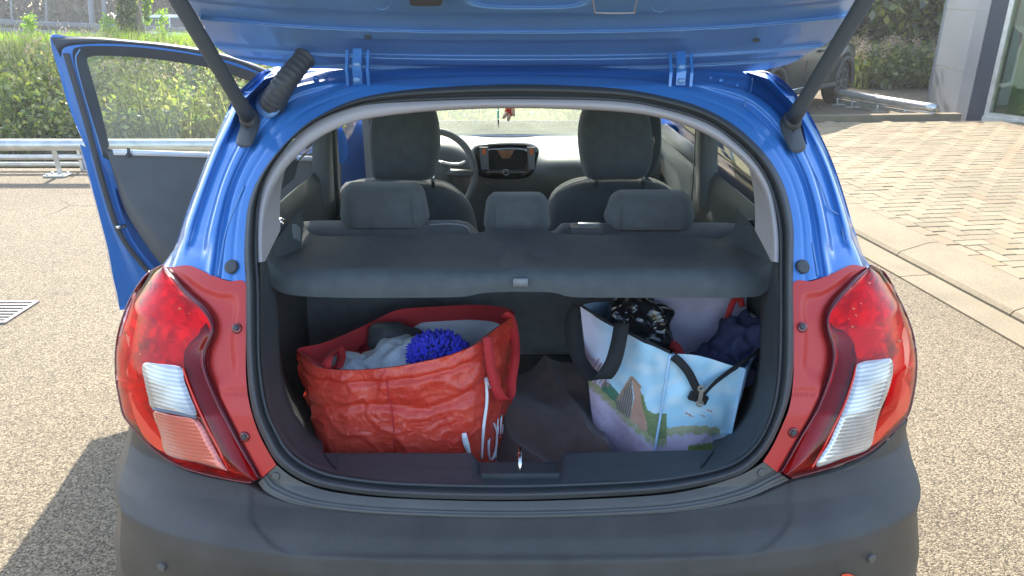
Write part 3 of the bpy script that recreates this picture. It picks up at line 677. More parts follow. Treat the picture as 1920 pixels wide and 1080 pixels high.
for key, D in LAMPS.items():
    left = key == 'L'
    fl = [S(u, v, .004) for u, v in D['flange_o']]
    rows = patch(D['flange_o'], D['flange_i'], 90, 24, lambda s, t, u, v: .004-.011*bez(s, .25+.25*bez(t, .35, .15), .45+.35*bez(t, .35, .15))*bez(t, .02, .12)*(1-bez(t, .55, .62))-.003*bez(s, .93, 1.0)-.0025*(abs(v-735) < 5) )
    V, F = gridvf(rows)
    lamp = obj('tail_lamp', V, F, 'flange', car)
    n, m = 120, 40
    rows = patch(D['outer'], D['inner'], n, m, lambda s, t, u, v: .006+.020*math.sin(math.pi*min(1, s*1.02))**.6)
    V, F = gridvf(rows)
    obj('lens', V, F, 'lens_red', lamp)
    rl = random.Random(5); rows_i = patch(D['outer'], D['inner'], 34, 10, lambda s, t, u, v: .002-.022*math.sin(math.pi*s)**.7+rl.uniform(-.004, .004)*(0 < s < 1))
    V, F = gridvf(rows_i); obj('reflector_housing', V, F, 'lamp_inner', lamp, False)
    gi = sm(D['flange_i'], 80); li = sm(D['inner'], 80); rws = [[S(*(gi[i]*(1-k)+li[i]*k), .003-.004*math.sin(math.pi*k)) for k in np.linspace(-.05, 1.05, 9)] for i in range(80)]
    V, F = gridvf(rws); obj('lens_gutter', V, F, 'maroon', lamp)
    # outer rim bead
    for crv in (D['outer'], D['inner']):
        P = [S(u, v, .005) for u, v in sm(crv, 70)]; V, F = tubevf(P, .0026, 6); obj('lens_rim', V, F, 'maroon', lamp)
    rows = patch(D['band_o'], D['band_i'], 50, 8, lambda s, t, u, v: .012-.012*s); V, F = gridvf(rows); obj('dark_band', V, F, 'maroon', lamp)
    P = [S(u, v, .024) for u, v in sm(D['edge'], 40)]; V, F = tubevf(P, .0022, 6); obj('light_edge', V, F, 'hot_red', lamp)
    def ribpoly(poly, off, mtl, name, ribs):
        P = np.array(poly, float); c = P.mean(0); vs = P[:, 1]; rowsn = 40; mbb = []
        Q = sm(poly, 90, True); vmin, vmax = Q[:, 1].min(), Q[:, 1].max(); rws = []
        for j in range(rowsn+1):
            v = vmin+.5+(vmax-vmin-1)*j/rowsn; xs = []
            for a in range(len(Q)):
                p, q = Q[a], Q[(a+1) % len(Q)]
                if (p[1]-v)*(q[1]-v) <= 0 and p[1] != q[1]: xs.append(p[0]+(q[0]-p[0])*(v-p[1])/(q[1]-p[1]))
            x0, x1 = min(xs), max(xs); rws.append([S(x0+(x1-x0)*i/13, v, off+.003*math.sin(math.pi*i/13)-(.004 if i in (0, 13) or j in (0, rowsn) else 0)) for i in range(14)])
        V, F = gridvf(rws); obj(name, V, F, mtl, lamp, True)
    ribpoly(D['white'], .029, 'clear_cell', 'reverse_light', 10)
    if D['pink']: ribpoly(D['pink'], .029, 'pink_cell', 'fog_light', 12)
    else:
        V, F = polypatch(sm([(1594, 618), (1625, 617), (1654, 620), (1640, 642), (1611, 674), (1602, 645)], 24, True), .020); obj('indicator_cell', V, F, 'amber', lamp)
        P = [S(u, v, .0315) for u, v in sm([(1580, 781), (1610, 774), (1640, 766), (1652, 763)], 12)]; V, F = tubevf(P, .0015, 5); obj('cell_divider', V, F, 'gold', lamp)
    if left:
        P = [S(u, v, .0315) for u, v in sm([(287, 767), (325, 774), (369, 783)], 12)]; V, F = tubevf(P, .0028, 5); obj('cell_divider', V, F, 'steel_matt', lamp)
    V, F = polypatch(sm(D['glow'], 30, True), .018); obj('reflex_cell', V, F, 'hot_red', lamp)
    V, F = polypatch(sm(D['glow2'], 30, True), .019); obj('reflex_cell', V, F, 'hot_red', lamp)
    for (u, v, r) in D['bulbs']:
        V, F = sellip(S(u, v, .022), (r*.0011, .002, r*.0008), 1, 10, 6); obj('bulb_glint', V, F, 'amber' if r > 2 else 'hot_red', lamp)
    for (u, v) in D['holes']:
        disc_on(u, v, .0105, .003, 'maroon', lamp, 'screw_cup', .0045); disc_on(u+(1 if left else -2), v-1, .0052, .008, 'rubber', lamp, 'screw', .0045)
# ---------------- tailgate (inner panel seen from below)
TS = .50
def FT(off):
    return lambda p: (p[2]-(1.452+TS*(1.78-p[1])-.10*max(0, 1.2-p[1])**1.0*.0))+off if p[1] > .2 else 1
def T(u, v, off=0.0):
    """tailgate plane; off pushes down towards the viewer"""
    d = ray(u, v); den = d[2]+TS*d[1]; t = (1.452+TS*1.78-off-CAMH)/den if abs(den) > 1e-6 else 3
    return Vector(O+d*t)
TG_B = [(337, 0), (352, 13), (370, 27), (384, 52), (399, 82), (430, 104), (470, 117), (520, 125), (600, 129), (760, 131), (970, 132), (1180, 133), (1300, 139), (1413, 133), (1447, 128), (1487, 117), (1520, 97), (1547, 83), (1572, 63), (1597, 38), (1612, 20), (1625, 0)]
TG_T = [(180, -420)]+[(180+1600*i/21, -420) for i in range(1, 21)]+[(1780, -420)]
def tg_off(u, v):
    cu = abs(u-968)/650.0; lift = 34*cu**2.6                       # ridges curve up towards the sides
    w = v+lift*1.0
    o = 0
    o += .010*bez(w, 126, 131)                                      # bottom fold
    o += -.016*(bez(w, 76, 80)-bez(w, 104, 110))*bez(cu, .50, .42)  # recessed band
    o += .008*(bez(w, 108, 112)-bez(w, 122, 126))
    o += -.012*bez(62-w, -1, 3)                                     # step above the bright line
    o += .010*bez(30-w, -2, 6)
    o += .006*math.exp(-((w-61)/1.6)**2)
    rx, ry = (u-990)/112.0, (v+18)/32.0
    if rx*rx+ry*ry < 2: o -= .014*bez(1.25-(abs(rx)**4+abs(ry)**4), 0, .5)
    o -= .03*bez(cu, .93, 1.0)*bez(110-v, 0, 30)
    return o
vv = list(np.linspace(0, 1, 60)**1.5)
AB2 = sm(np.hstack([np.array(TG_B), np.array(TG_T)]), 240); rows = []
for s in vv:
    r = []
    for i in range(240):
        q = AB2[i, :2]*(1-s)+AB2[i, 2:]*s
        r.append((q[0], q[1]))
    rows.append(r)
# dense rows where the photograph sees the panel
S_in = sorted(set(list(np.linspace(0, .30, 110))+list(np.linspace(.3, 1, 30)))); rows = []
for s in S_in:
    rows.append([T(*(AB2[i, :2]*(1-s)+AB2[i, 2:]*s), tg_off(*(AB2[i, :2]*(1-s)+AB2[i, 2:]*s))) for i in range(240)])
ymin = min(p.y for p in rows[-1])
mb = MB(); mb.grid(rows)
up = Vector((0, .03, .055)); mb.grid([[p+Vector((0, .0, 0)) for p in rows[0]], [p+Vector((0, .012, .012)) for p in rows[0]], [p+up for p in rows[0]]])
mb.grid([[p+up for p in rows[0]]]+[[p+up for p in rows[k]] for k in range(20, len(rows), 10)]+[[p+up for p in rows[-1]]], flip=True)
for k in (0, -1): mb.grid([[r[k], r[k]+up] for r in rows[::6]])
tg = mb.build('tailgate', 'paint_veiled', car, True)
# hinges
for (u0, u1, v0, v1) in ((650, 692, 88, 160), (1255, 1297, 94, 162)):
    uc = (u0+u1)/2; a = T(uc, v0+6, .012); b = S(uc, v1-4, .012); w = .028
    mb = MB(); mid = (a+b)/2+Vector((0, -.012, -.006))
    for dx, ww in ((-w*.8, .006), (w*.8, .006), (0, w*.7)):
        P = [a, mid, b]
        for p, q in zip(P[:-1], P[1:]):
            d = (q-p); rot = d.to_track_quat('Y', 'Z').to_matrix(); mb.box((p+q)/2+Vector((dx, 0, 0 if ww > .01 else -.003)), (ww, d.length+.004, .008), rot=rot)
    hg = mb.build('hinge', 'paint', car)
    for k in (.3, .75):
        p = a.lerp(b, k)+Vector((0, -.014, -.008)); V, F = sellip(p, (.009, .006, .006), .8, 12, 8); obj('hinge_bolt', V, F, 'paint_veiled', hg)
def tplate(poly, off, mtl, name, par):
    Q = sm(poly, 40, True); P = [T(u, v, off) for u, v in Q]; P2 = [T(u, v, off-.012) for u, v in Q]
    V = [tuple(p) for p in P]+[tuple(p) for p in P2]; k = len(P); F = [list(range(k))]+[[i, (i+1) % k, k+(i+1) % k, k+i] for i in range(k)]
    return obj(name, V, F, mtl, par, False)
def rr2(u0, v0, u1, v1, r): return [(u0+r, v0), (u1-r, v0), (u1, v0+r), (u1, v1-r), (u1-r, v1), (u0+r, v1), (u0, v1-r), (u0, v0+r)]
tplate(rr2(762, -30, 835, 15, 8), .014, 'paint_veiled', 'access_frame', tg); tplate(rr2(768, -30, 829, 11, 7), .0155, 'ledge', 'access_cover', tg)
for q in (((1115, -30), (1190, -30), (1190, 18), (1184, 24), (1120, 24), (1115, 18)),):
    P = [T(u, v, .013) for u, v in sm(list(q), 50, True)]; P.append(P[0]); V, F = tubevf(P, .0016, 6, False); obj('access_outline', V, F, 'trim_light', tg)
for (u, v) in ((716, 0), (1237, 5)):
    P = [T(u+19*math.cos(a), v+18*math.sin(a), .011) for a in np.linspace(0, 2*math.pi, 30)]; V, F = tubevf(P, .0012, 5, False); obj('plug_ring', V, F, 'paint_veiled', tg)
tplate(rr2(966, 136, 980, 146, 2), .030, 'paint_veiled', 'stop_pad', tg)
for (u, v) in ((690, 70), (1418, 76)):
    V, F = sellip(T(u, v, .004), (.008, .004, .004), 1, 10, 6); obj('drain_hole', V, F, 'rubber', tg)
# gas struts
for sg, (lu, lv), (uu, uv), xb in ((1, (1485, 226), (1624, -3), .0), (-1, (467, 222), (332, -3), .0)):
    lo = S(lu, lv, .03); x = lo.x; up_ = PX(uu, uv, x*1.0); d = (up_-lo).normalized()
    top_ = lo+d*(up_-lo).length*1.45
    b0 = lo+d*.0
    V, F = tubevf([b0, lo+d*.06, lo+d*.062, top_], [.0165, .0165, .0145, .0145], 16); st = obj('gas_strut', V, F, 'black_plastic', car)
    V, F = sellip(lo, (.019, .018, .02), .7, 14, 8); obj('ball_joint', V, F, 'rubber', st)
    pl = [(-16, -10), (6, -20), (16, -14), (18, 20), (26, 48), (20, 58), (4, 60), (-8, 48), (-22, 12)] if sg > 0 else [(16, -10), (-6, -20), (-14, -14), (-16, 12), (-24, 40), (-22, 50), (-8, 54), (6, 48), (20, 12)]
    Q = sm([(lu+a, lv+b) for a, b in pl], 40, True); A_ = [S(u, v, -.004) for u, v in Q]; B_ = [S(u, v, .012) for u, v in Q]; c = Q.mean(0); C_ = [S(*(c+(q-c)*.8), .018) for q in Q]; E_ = [S(*(c+(q-c)*.05), .018) for q in Q]
    V, F = gridvf([A_, B_, C_, E_], True); obj('strut_bracket', V, F, 'black_plastic', st)
    V, F = tubevf([top_-d*.02, top_+Vector((0, .01, .03))], .007, 10); obj('rod', V, F, 'chrome', st)
# corrugated cable boot on the left
a = S(508, 196, .012); b = T(572, 104, .02); P = []; Rr = []
for i in range(49):
    t = i/48; p = a.lerp(b, t)+Vector((0, -.03*math.sin(math.pi*t), -.004)); P.append(p); Rr.append((.027-.006*t)*(1+.04*math.cos(t*2*math.pi*12)) if .02 < t < .97 else .024)
V, F = tubevf(P, Rr, 20); cb = obj('cable_boot', V, F, 'rubber', car)
Q = sm([(482, 195), (490, 172), (510, 162), (534, 172), (528, 200), (512, 216), (492, 215)], 30, True); c = Q.mean(0)
V, F = gridvf([[S(*(c+(q-c)*k), o) for q in Q] for k, o in ((1.12, .000), (1.05, .010), (.8, .016), (.2, .018))], True); obj('boot_flange', V, F, 'paint_veiled', cb)
# ================================================================ CAR INTERIOR
def pbox(u0, v0, u1, v1, y):
    a = PY(u0, v1, y); b = PY(u1, v0, y); return (a.x+b.x)/2, (a.z+b.z)/2, b.x-a.x, b.z-a.z
def ppoly(pts, y): return [(PY(u, v, y).x, PY(u, v, y).z) for u, v in pts]
# inner side trims with window openings
for sgn in (-1, 1):
    V, F = gridvf([[(lambda xx: (CX+sgn*xx, max(y, SY(CX+xx, z)+.07 if z < 1.44 else 1.95), z))(min(.70, W(min(1.44, z))-.10)-(.05*bez(z, 1.09, 1.02)*bez(y, 1.85, 2.0))) for y in sorted(set([round(a, 3) for a in np.linspace(1.50, 3.70, 45)]+[1.95, 2.45, 2.64, 3.42]))]
                   for z in [.42, .55, .7, .85, .95, 1.0, 1.03, 1.06, 1.09, 1.12, 1.2, 1.3, 1.385, 1.42, 1.45]])
    FF = []
    for f in F:
        c = np.mean([V[i] for i in f], axis=0); y, z = c[1], c[2]
        if 1.90 < y < 2.45 and 1.045 < z < 1.385: continue
        if 2.64 < y < 3.42-(z-1.05)*.6 and 1.06 < z < 1.385: continue
        if sgn < 0 and 2.64 < y < 3.45: continue
        if z > 1.0 and y > 3.5: continue
        FF.append(f if sgn < 0 else f[::-1])
    tr = obj('side_trim', V, FF, 'trim_dark', car)
    # ledge along the window bottom
    x = CX+sgn*.675
    mb = MB(); mb.tube([(x, 1.88, 1.03), (x, 2.2, 1.03), (x, 2.46, 1.025)], .020, 8)
    if sgn > 0: mb.tube([(x, 2.64, 1.05), (x, 3.0, 1.045), (x, 3.4, 1.04)], .03, 8)
    mb.build('window_ledge', 'trim_dark', tr, True)
    if sgn > 0: gl = [(1.94, 2.48)], [(2.58, 3.46)]
    wv = [(CX+sgn*(W(1.09)-.018), 1.88, 1.03), (CX+sgn*(W(1.09)-.018), 2.48, 1.03), (CX+sgn*(W(1.385)-.018), 2.48, 1.39), (CX+sgn*(W(1.385)-.018), 1.88, 1.39)]
    obj('rear_side_window', wv, [(0, 1, 2, 3)], 'win', car, False)
    if sgn > 0:
        wv = [(CX+sgn*(W(1.05)-.018), 2.57, 1.045), (CX+sgn*(W(1.05)-.018), 3.52, 1.045), (CX+sgn*(W(1.385)-.018), 3.27, 1.39), (CX+sgn*(W(1.385)-.018), 2.57, 1.39)]
        obj('front_side_window', wv, [(0, 1, 2, 3)], 'win', car, False)
    # B pillar cover
    xb = CX+sgn*.60
    mb = MB(); rws = []
    for z in np.linspace(.93, 1.44, 8):
        t = (z-.93)/.5; xx = CX+sgn*(.655-.05*t)
        rws.append([(xx+sgn*.03, 2.44, z), (xx, 2.455, z), (xx-sgn*.012, 2.50, z), (xx-sgn*.012, 2.575, z), (xx, 2.61, z), (xx+sgn*.03, 2.62, z)])
    mb.grid(rws, flip=sgn > 0); bp_ = mb.build('pillar_cover', 'trim_grey', car, True)
    P = [(xx-sgn*.03, 2.47, 1.40), (CX+sgn*.60, 2.5, 1.2), (CX+sgn*.615, 2.53, 1.0), (CX+sgn*.62, 2.55, .80)]
    V, F = ribbonvf([Vector(p) for p in P], [Vector((0.004, .022, 0))]*4, .001); obj('seat_belt', V, F, 'rubber', car)
    # A pillar
    V, F = tubevf([(CX+sgn*.66, 3.95, .93), (CX+sgn*.63, 3.5, 1.18), (CX+sgn*.58, 3.05, 1.41)], .03, 8); obj('windscreen_pillar', V, F, 'trim_grey', car)
# headliner underside
hl = [[(CX+.60*a, y, 1.435+.02*(1-a*a)) for a in np.linspace(-1, 1, 9)] for y in np.linspace(1.82, 3.0, 8)]
V, F = gridvf(hl); obj('headliner', V, F, 'trim_light', car)
# boot floor, floor pan, inner walls
mb = MB(); mb.grid([[(x, y, .555) for x in np.linspace(-.66, .68, 8)] for y in np.linspace(1.25, 1.86, 6)], flip=True)
mb.grid([[(x, 1.235, z) for x in (-.66, .68)] for z in (.5, .69)])
for x in (-.56, .58):
    mb.grid([[(x, y, z) for y in np.linspace(1.56, 1.9, 8)] for z in np.linspace(.54, 1.0, 6)], flip=x > 0)
mb.build('boot_lining', 'carpet', car)
mb = MB(); mb.box((CX, 3.2, .34), (1.4, 3.0, .04)); mb.build('floor_pan', 'carpet', car)
# parcel shelf
LB = [(496, 478), (499, 515), (514, 541), (552, 554), (640, 558), (790, 558), (870, 556), (920, 548), (1030, 548), (1072, 557), (1160, 558), (1390, 558), (1434, 549), (1453, 522), (1457, 478)]
LT = [(506, 468), (512, 490), (535, 500), (570, 504), (640, 506), (790, 506), (870, 506), (920, 505), (1030, 505), (1072, 506), (1160, 506), (1390, 504), (1418, 500), (1440, 490), (1447, 468)]
LFr = [(530, 456), (532, 455), (540, 453), (570, 451), (640, 450), (790, 449), (870, 449), (920, 449), (1030, 449), (1072, 449), (1160, 449), (1385, 450), (1408, 453), (1415, 455), (1420, 456)]
def lip_y(u): return 1.425+.06*min(1.2, abs((u-976)/478.0))**7
nb = 90; c1 = sm(LB, nb); c2 = sm(LT, nb); c3 = sm(LFr, nb); rows = []
for k in range(6): rows.append([PY(*(c1[i]*(1-k/5)+c2[i]*k/5), lip_y(c1[i][0])+.03*(k/5)**3-.002*math.sin(math.pi*k/5)) for i in range(nb)])
for k in range(1, 14):
    s = k/13; r = []
    for i in range(nb):
        a = rows[5][i]; b = PY(c3[i][0], c3[i][1], 1.80); p = a.lerp(b, s)
        inset = bez(s, .08, .16)*(1-bez(s, .8, .9))*bez(abs(p.x-CX), .47, .42)*bez(abs(p.x-CX), .02, .04)
        r.append(p+Vector((0, 0, -.012*inset)))
    rows.append(r)
bot = [[p+Vector((0, .012, -.0)) for p in rows[0]], [Vector((p.x, 1.8, p.z+.02)) for p in rows[0]]]
mb = MB(); mb.grid(rows, flip=True); mb.grid([rows[0]]+bot)
sh = mb.build('parcel_shelf', 'shelf', car, True)
V, F = boxvf(PY(976, 529, 1.422), (.030, .010, .016)); obj('shelf_clip', V, F, 'trim_grey', sh)
for u, v in ((521, 415), (1409, 418)):
    k = PY(u, v, 1.72); V, F = sellip(k, (.017, .012, .009), .8, 14, 8); kn = obj('belt_anchor', V, F, 'chrome' if u < 900 else 'black_plastic', car)
    V, F = tubevf([k+Vector((0, .0, -.005)), k+Vector((.0, .01, -.07))], .009, 8); obj('anchor_stem', V, F, 'trim_grey', kn)
for sgn, pts in ((-1, [(497, 470), (520, 452), (556, 447), (556, 420), (500, 420)]), (1, [(1452, 478), (1430, 458), (1412, 455), (1412, 436), (1452, 440)])):
    a = [PY(u, v, 1.70) for u, v in pts]; V = [tuple(p) for p in a]+[tuple(p+Vector((0, .03, -.02))) for p in a]; k = 5
    obj('shelf_support', V, [list(range(5))]+[[i, (i+1) % k, k+(i+1) % k, k+i] for i in range(k)], 'trim_grey', car, False)
# rear bench
y = 1.93
rs_o = ppoly([(520, 640), (524, 520), (534, 432), (548, 421), (620, 419), (700, 420), (840, 418), (872, 421), (886, 438), (896, 446), (960, 446), (1030, 443), (1046, 432), (1060, 424), (1140, 424), (1300, 423), (1395, 424), (1412, 432), (1425, 520), (1430, 640)], y)
V, F = puff(sm(rs_o, 110, True), y, .055, lean=.12, pw=8); rear = obj('rear_seat', V, F, 'seat', car)
for (u0, v0, u1, v1, r) in ((640, 343, 803, 424, .035), (907, 362, 1033, 436, .03), (1131, 358, 1306, 428, .04)):
    cx, cz, w, h = pbox(u0, v0, u1, v1, 1.94); V, F = puff(sm(rrect(cx, cz, w, h, r, top=.93), 60, True), 1.94, .05, lean=.05, pw=5); hr = obj('headrest', V, F, 'seat', rear)
    for sx_ in (-1, 1):
        V, F = tubevf([(cx+sx_*w*.32, 1.94, cz-h/2+.01), (cx+sx_*w*.32, 1.94, cz-h/2-.04)], .007, 8); obj('headrest_post', V, F, 'chrome', hr)
        V, F = sellip((cx+sx_*w*.32, 1.925, cz-h/2-.012), (.017, .014, .006), 1, 12, 6); obj('post_guide', V, F, 'black_plastic', hr)
        if w > .16:
            P = [(cx+sx_*w*.34, 1.94-.051, z) for z in np.linspace(cz-h*.4, cz+h*.42, 6)]; V, F = tubevf(P, .0012, 5); obj('stitch_line', V, F, 'trim_dark', hr)
P = [PY(u, v, 1.87) for u, v in sm([(806, 421), (850, 420), (874, 425), (884, 438)], 20)]; V, F = tubevf(P, .0016, 5); obj('piping', V, F, 'seat_seam', rear)
V, F = boxvf(PY(1100, 433, 1.87), (.085, .03, .026)); bk = obj('seat_latch', V, F, 'black_plastic', rear, False)
V, F = boxvf(PY(1104, 419.5, 1.885), (.055, .012, .004)); obj('latch_strip', V, F, 'chrome', bk, False)
# front seats
for side in (0, 1):
    y = 2.62
    o = [(628, 600), (628, 420), (636, 356), (655, 345), (700, 338), (760, 338), (815, 342), (850, 356), (876, 378), (890, 410), (898, 470), (900, 600)] if side == 0 else \
        [(1022, 600), (1024, 440), (1028, 385), (1043, 358), (1075, 341), (1115, 335), (1165, 334), (1218, 337), (1252, 350), (1278, 375), (1290, 440), (1292, 600)]
    V, F = puff(sm(ppoly(o, y), 90, True), y, .07, lean=.15, pw=6); fs_ = obj('front_seat', V, F, 'seat', car)
    h = [(706, 336), (695, 300), (693, 255), (697, 215), (712, 190), (745, 182), (785, 183), (808, 192), (820, 215), (826, 258), (823, 300), (810, 334), (760, 338)] if side == 0 else \
        [(1102, 334), (1088, 300), (1083, 255), (1087, 220), (1098, 196), (1125, 184), (1165, 183), (1200, 190), (1216, 212), (1223, 258), (1222, 300), (1205, 332), (1150, 336)]
    V, F = puff(sm(ppoly(h, 2.60), 70, True), 2.60, .065, pw=5); hr = obj('headrest', V, F, 'seat', fs_)
    if side:
        V, F = puff(sm(ppoly([(1205, 330), (1222, 296), (1228, 250), (1222, 205), (1205, 190), (1216, 200), (1236, 215), (1240, 260), (1236, 300), (1222, 330)], 2.66), 40, True), 2.66, .02, pw=4); obj('headrest_side', V, F, 'seat', hr)
    for uu in ((718, 812) if side == 0 else (1118, 1206)):
        a = PY(uu, 338, 2.6); V, F = tubevf([a+Vector((0, 0, .04)), a+Vector((0, 0, -.03))], .007, 8); obj('headrest_post', V, F, 'chrome', hr)
    seam = [(700, 337.5), (760, 338), (800, 341)] if side == 0 else [(1035, 375), (1050, 355), (1080, 341), (1110, 335)]
    seam2 = [(806, 337), (840, 344), (866, 364), (886, 392)] if side == 0 else [(1205, 338), (1238, 346), (1262, 360)]
    for sp_ in (seam, seam2):
        P = [PY(u, v, 2.56) for u, v in sm(sp_, 18)]; V, F = tubevf(P, .0022, 5); obj('piping', V, F, 'seat_seam', fs_)
    # seat cushion
    cx = sum(q[0] for q in ppoly(o, y))/len(o); V, F = sellip((cx, 2.95, .52), (.25, .28, .09), .4, 20, 10); obj('seat_cushion', V, F, 'seat', fs_)
# dashboard
rows = []
prof = [(3.90, .93), (3.6, .965), (3.35, .99), (3.24, .998), (3.17, .99), (3.13, .965), (3.12, .92), (3.14, .82), (3.2, .72), (3.28, .60), (3.3, .38)]
for (y, z) in prof:
    r = []
    for x in np.linspace(-.60, .64, 60):
        k = math.exp(-((x+.03)/.15)**4); hood = math.exp(-((x+.38)/.17)**4)*bez(y, 3.5, 3.25); dy = -.06*k*(z < .99)+.05*bez(abs(x), .3, .66)
        drop = -.035*bez(x, .02, .14)*bez(y, 3.5, 3.2)
        r.append((x, y+dy, z+.035*hood*(z > .85)+drop*(z > .9)))
    rows.append(r)
V, F = gridvf(rows); dash = obj('dashboard', V, F, 'dash', car)
Q = ppoly([(880, 300), (886, 278), (905, 270), (950, 267), (990, 269), (1010, 280), (1008, 300), (1000, 325), (980, 336), (915, 336), (892, 326)], 3.05)
V, F = puff(sm(Q, 50, True), 3.065, .03, pw=10); sc_h = obj('screen_surround', V, F, 'black_gloss', dash)
def pplate(pts, y, mtl, name, par, th=.004, sub=True):
    q = ppoly(pts, y); k = len(q); V = [(a, y, b) for a, b in q]+[(a, y+th, b) for a, b in q]
    return obj(name, V, [list(range(k))]+[[i, (i+1) % k, k+(i+1) % k, k+i] for i in range(k)], mtl, par, False)
pplate([(918, 281), (984, 281), (981, 316), (923, 316)], 3.028, 'screen', 'touch_screen', dash)
mwarm = mat('brown_screen_reflection', (.30, .13, .06), .35, var=.4, vscale=30); pplate([(932, 282), (964, 282), (956, 297), (942, 298)], 3.026, mwarm, 'screen_reflection', dash)  # brown reflection on the screen, painted as a flat plate
for (u0, u1) in ((899, 915), (988, 1004)):
    pplate([(u0, 276), (u1, 276), (u1-(2 if u0 > 950 else -2), 318), (u0+3, 318)], 3.029, 'steel_matt', 'side_vent', dash)
    uc = (u0+u1)/2; pplate([(uc-3, 279), (uc+4, 279), (uc+4, 290), (uc-3, 290)], 3.0265, 'orange', 'vent_glint', dash)  # orange glints on the vents, painted as small plates
for (u0, u1) in ((912, 942), (955, 984)): pplate([(u0, 322), (u1, 321.5), (u1, 324.5), (u0, 324)], 3.02, 'chrome', 'chrome_bar', dash)
c = PY(948.5, 323, 3.02); V, F = tubevf([c+Vector((.0115*math.cos(a), 0, .0115*math.sin(a))) for a in np.linspace(0, 2*math.pi, 25)], .0022, 6, False); obj('round_badge', V, F, 'chrome', dash)
pplate([(941, 322.2), (956, 322.2), (956, 323.8), (941, 323.8)], 3.015, 'chrome', 'badge_bar', dash)
for u in (915, 981): pplate([(u-4, 341), (u+5, 341), (u+5, 343), (u-4, 343)], 3.03, 'chrome', 'switch_strip', dash)
# centre console
V, F = sellip((-.03, 2.9, .62), (.09, .4, .10), .4, 16, 8); obj('centre_console', V, F, 'dash', car)
# steering wheel
cw = PY(812, 326, 2.98); Rr_ = 78/FPX*(2.98/ray(812, 326)[1]); ax = Vector((1, 0, 0)); az = Vector((0, .36, .93)).normalized()
P = [cw+ax*Rr_*math.cos(a)+az*Rr_*math.sin(a)*1.03 for a in np.linspace(0, 2*math.pi, 61)]
V, F = tubevf(P, .014, 10, False); sw = obj('steering_wheel', V, F, 'trim_dark', car)
V, F = sellip(cw+Vector((0, .03, -.01)), (.075, .03, .06), .7, 16, 10); obj('wheel_hub', V, F, 'dash', sw)
for a in (0, math.pi, -math.pi/2):
    V, F = tubevf([cw+Vector((0, .03, 0)), cw+ax*Rr_*math.cos(a)+az*Rr_*math.sin(a)], .016, 8); obj('wheel_spoke', V, F, 'dash', sw)
P = [PY(u, v, 2.95) for u, v in sm([(826, 304), (845, 308), (862, 308), (873, 303)], 12)]; V, F = tubevf(P, .0065, 8); obj('spoke_trim', V, F, 'chrome', sw)
# windscreen, cowl, wipers
V, F = gridvf([[(CX-.02+a*(.66-.06*t), 3.93-.95*t-.10*a*a*(1-.3*t), .93+.50*t) for a in np.linspace(-1, 1, 15)] for t in np.linspace(0, 1, 8)]); obj('windscreen', V, F, 'windscreen', car)
mb = MB(); mb.box((CX, 4.02, .905), (1.30, .14, .03))
cowl = mb.build('cowl_panel', 'dustwhite', car)
mb = MB()
mb.box((-.02, 4.10, .948), (1.18, .02, .012))
for k in range(40):
    x = -.37+k*.0185
    if abs(x+.01) < .04: continue
    mb.box((x, 4.085, .962), (.010, .012, .018))
mb.build('grille_reflection', 'rubber', cowl, kind='stuff')  # teeth put in for the vents' reflection in the windscreen
for x0, x1 in ((-.5, .02), (-.02, .5)):
    V, F = tubevf([(x0, 3.99, .935), ((x0+x1)/2, 3.985, .952), (x1, 3.99, .948)], .006, 6); obj('wiper', V, F, 'rubber', car)
# hanging charms below the (hidden) mirror
bead = [PY(934.5, v, 3.25) for v in (186, 202)]
ch = thing('bead_charm', 'turquoise bead string hanging from the rear-view mirror inside the blue car', 'charm', tuple(PY(934, 215, 3.25)))
V, F = tubevf([PY(934, 150, 3.25), PY(934, 204, 3.25)], .002, 6); obj('cord', V, F, 'maroon', ch)
for i, (v, r) in enumerate(((205, .004), (209, .0055), (213, .006), (217, .006), (221, .0055))):
    V, F = sellip(PY(934, v, 3.25), (r, r, r*.8), 1, 10, 6); obj('bead', V, F, 'turq', ch)
V, F = tubevf([PY(934, 224, 3.25), PY(935, 239, 3.25)], [.004, .001], 6); obj('tassel', V, F, 'navy', ch)
pl = thing('plush_charm', 'small red and peach plush figure hanging beside the turquoise beads', 'charm', tuple(PY(955, 210, 3.25)))
V, F = tubevf([PY(954, 150, 3.25), PY(954, 205, 3.25)], .0015, 6); obj('cord', V, F, 'maroon', pl)
V, F = sellip(PY(956, 208, 3.25), (.022, .015, .024), 1, 16, 10, nz=.15); obj('plush_body', V, F, 'plush', pl)
for (u, v, a) in ((947, 216, .6), (954, 220, .2), (962, 211, -.3)):
    V, F = sellip(PY(u, v, 3.24), (.008, .008, .018), 1, 12, 8, rot=Matrix.Rotation(a, 3, 'Y')); obj('plush_limb', V, F, 'plush2', pl)
# passenger side mirror
c = PY(1252, 262, 3.62); V, F = sellip(c, (.055, .06, .075), .7, 16, 10); mi = obj('door_mirror', V, F, 'paint', car)
V, F = boxvf(c+Vector((0, -.062, 0)), (.08, .006, .10)); obj('mirror_glass', V, F, 'chrome', mi, False)
V, F = boxvf(c+Vector((-.06, .02, -.07)), (.12, .03, .025)); obj('mirror_foot', V, F, 'black_plastic', mi, False)
# left hinge pillar trim
V, F = boxvf((CX-.665, 3.52, .78), (.07, .10, .80)); obj('hinge_pillar_trim', V, F, 'trim_dark', car, False)
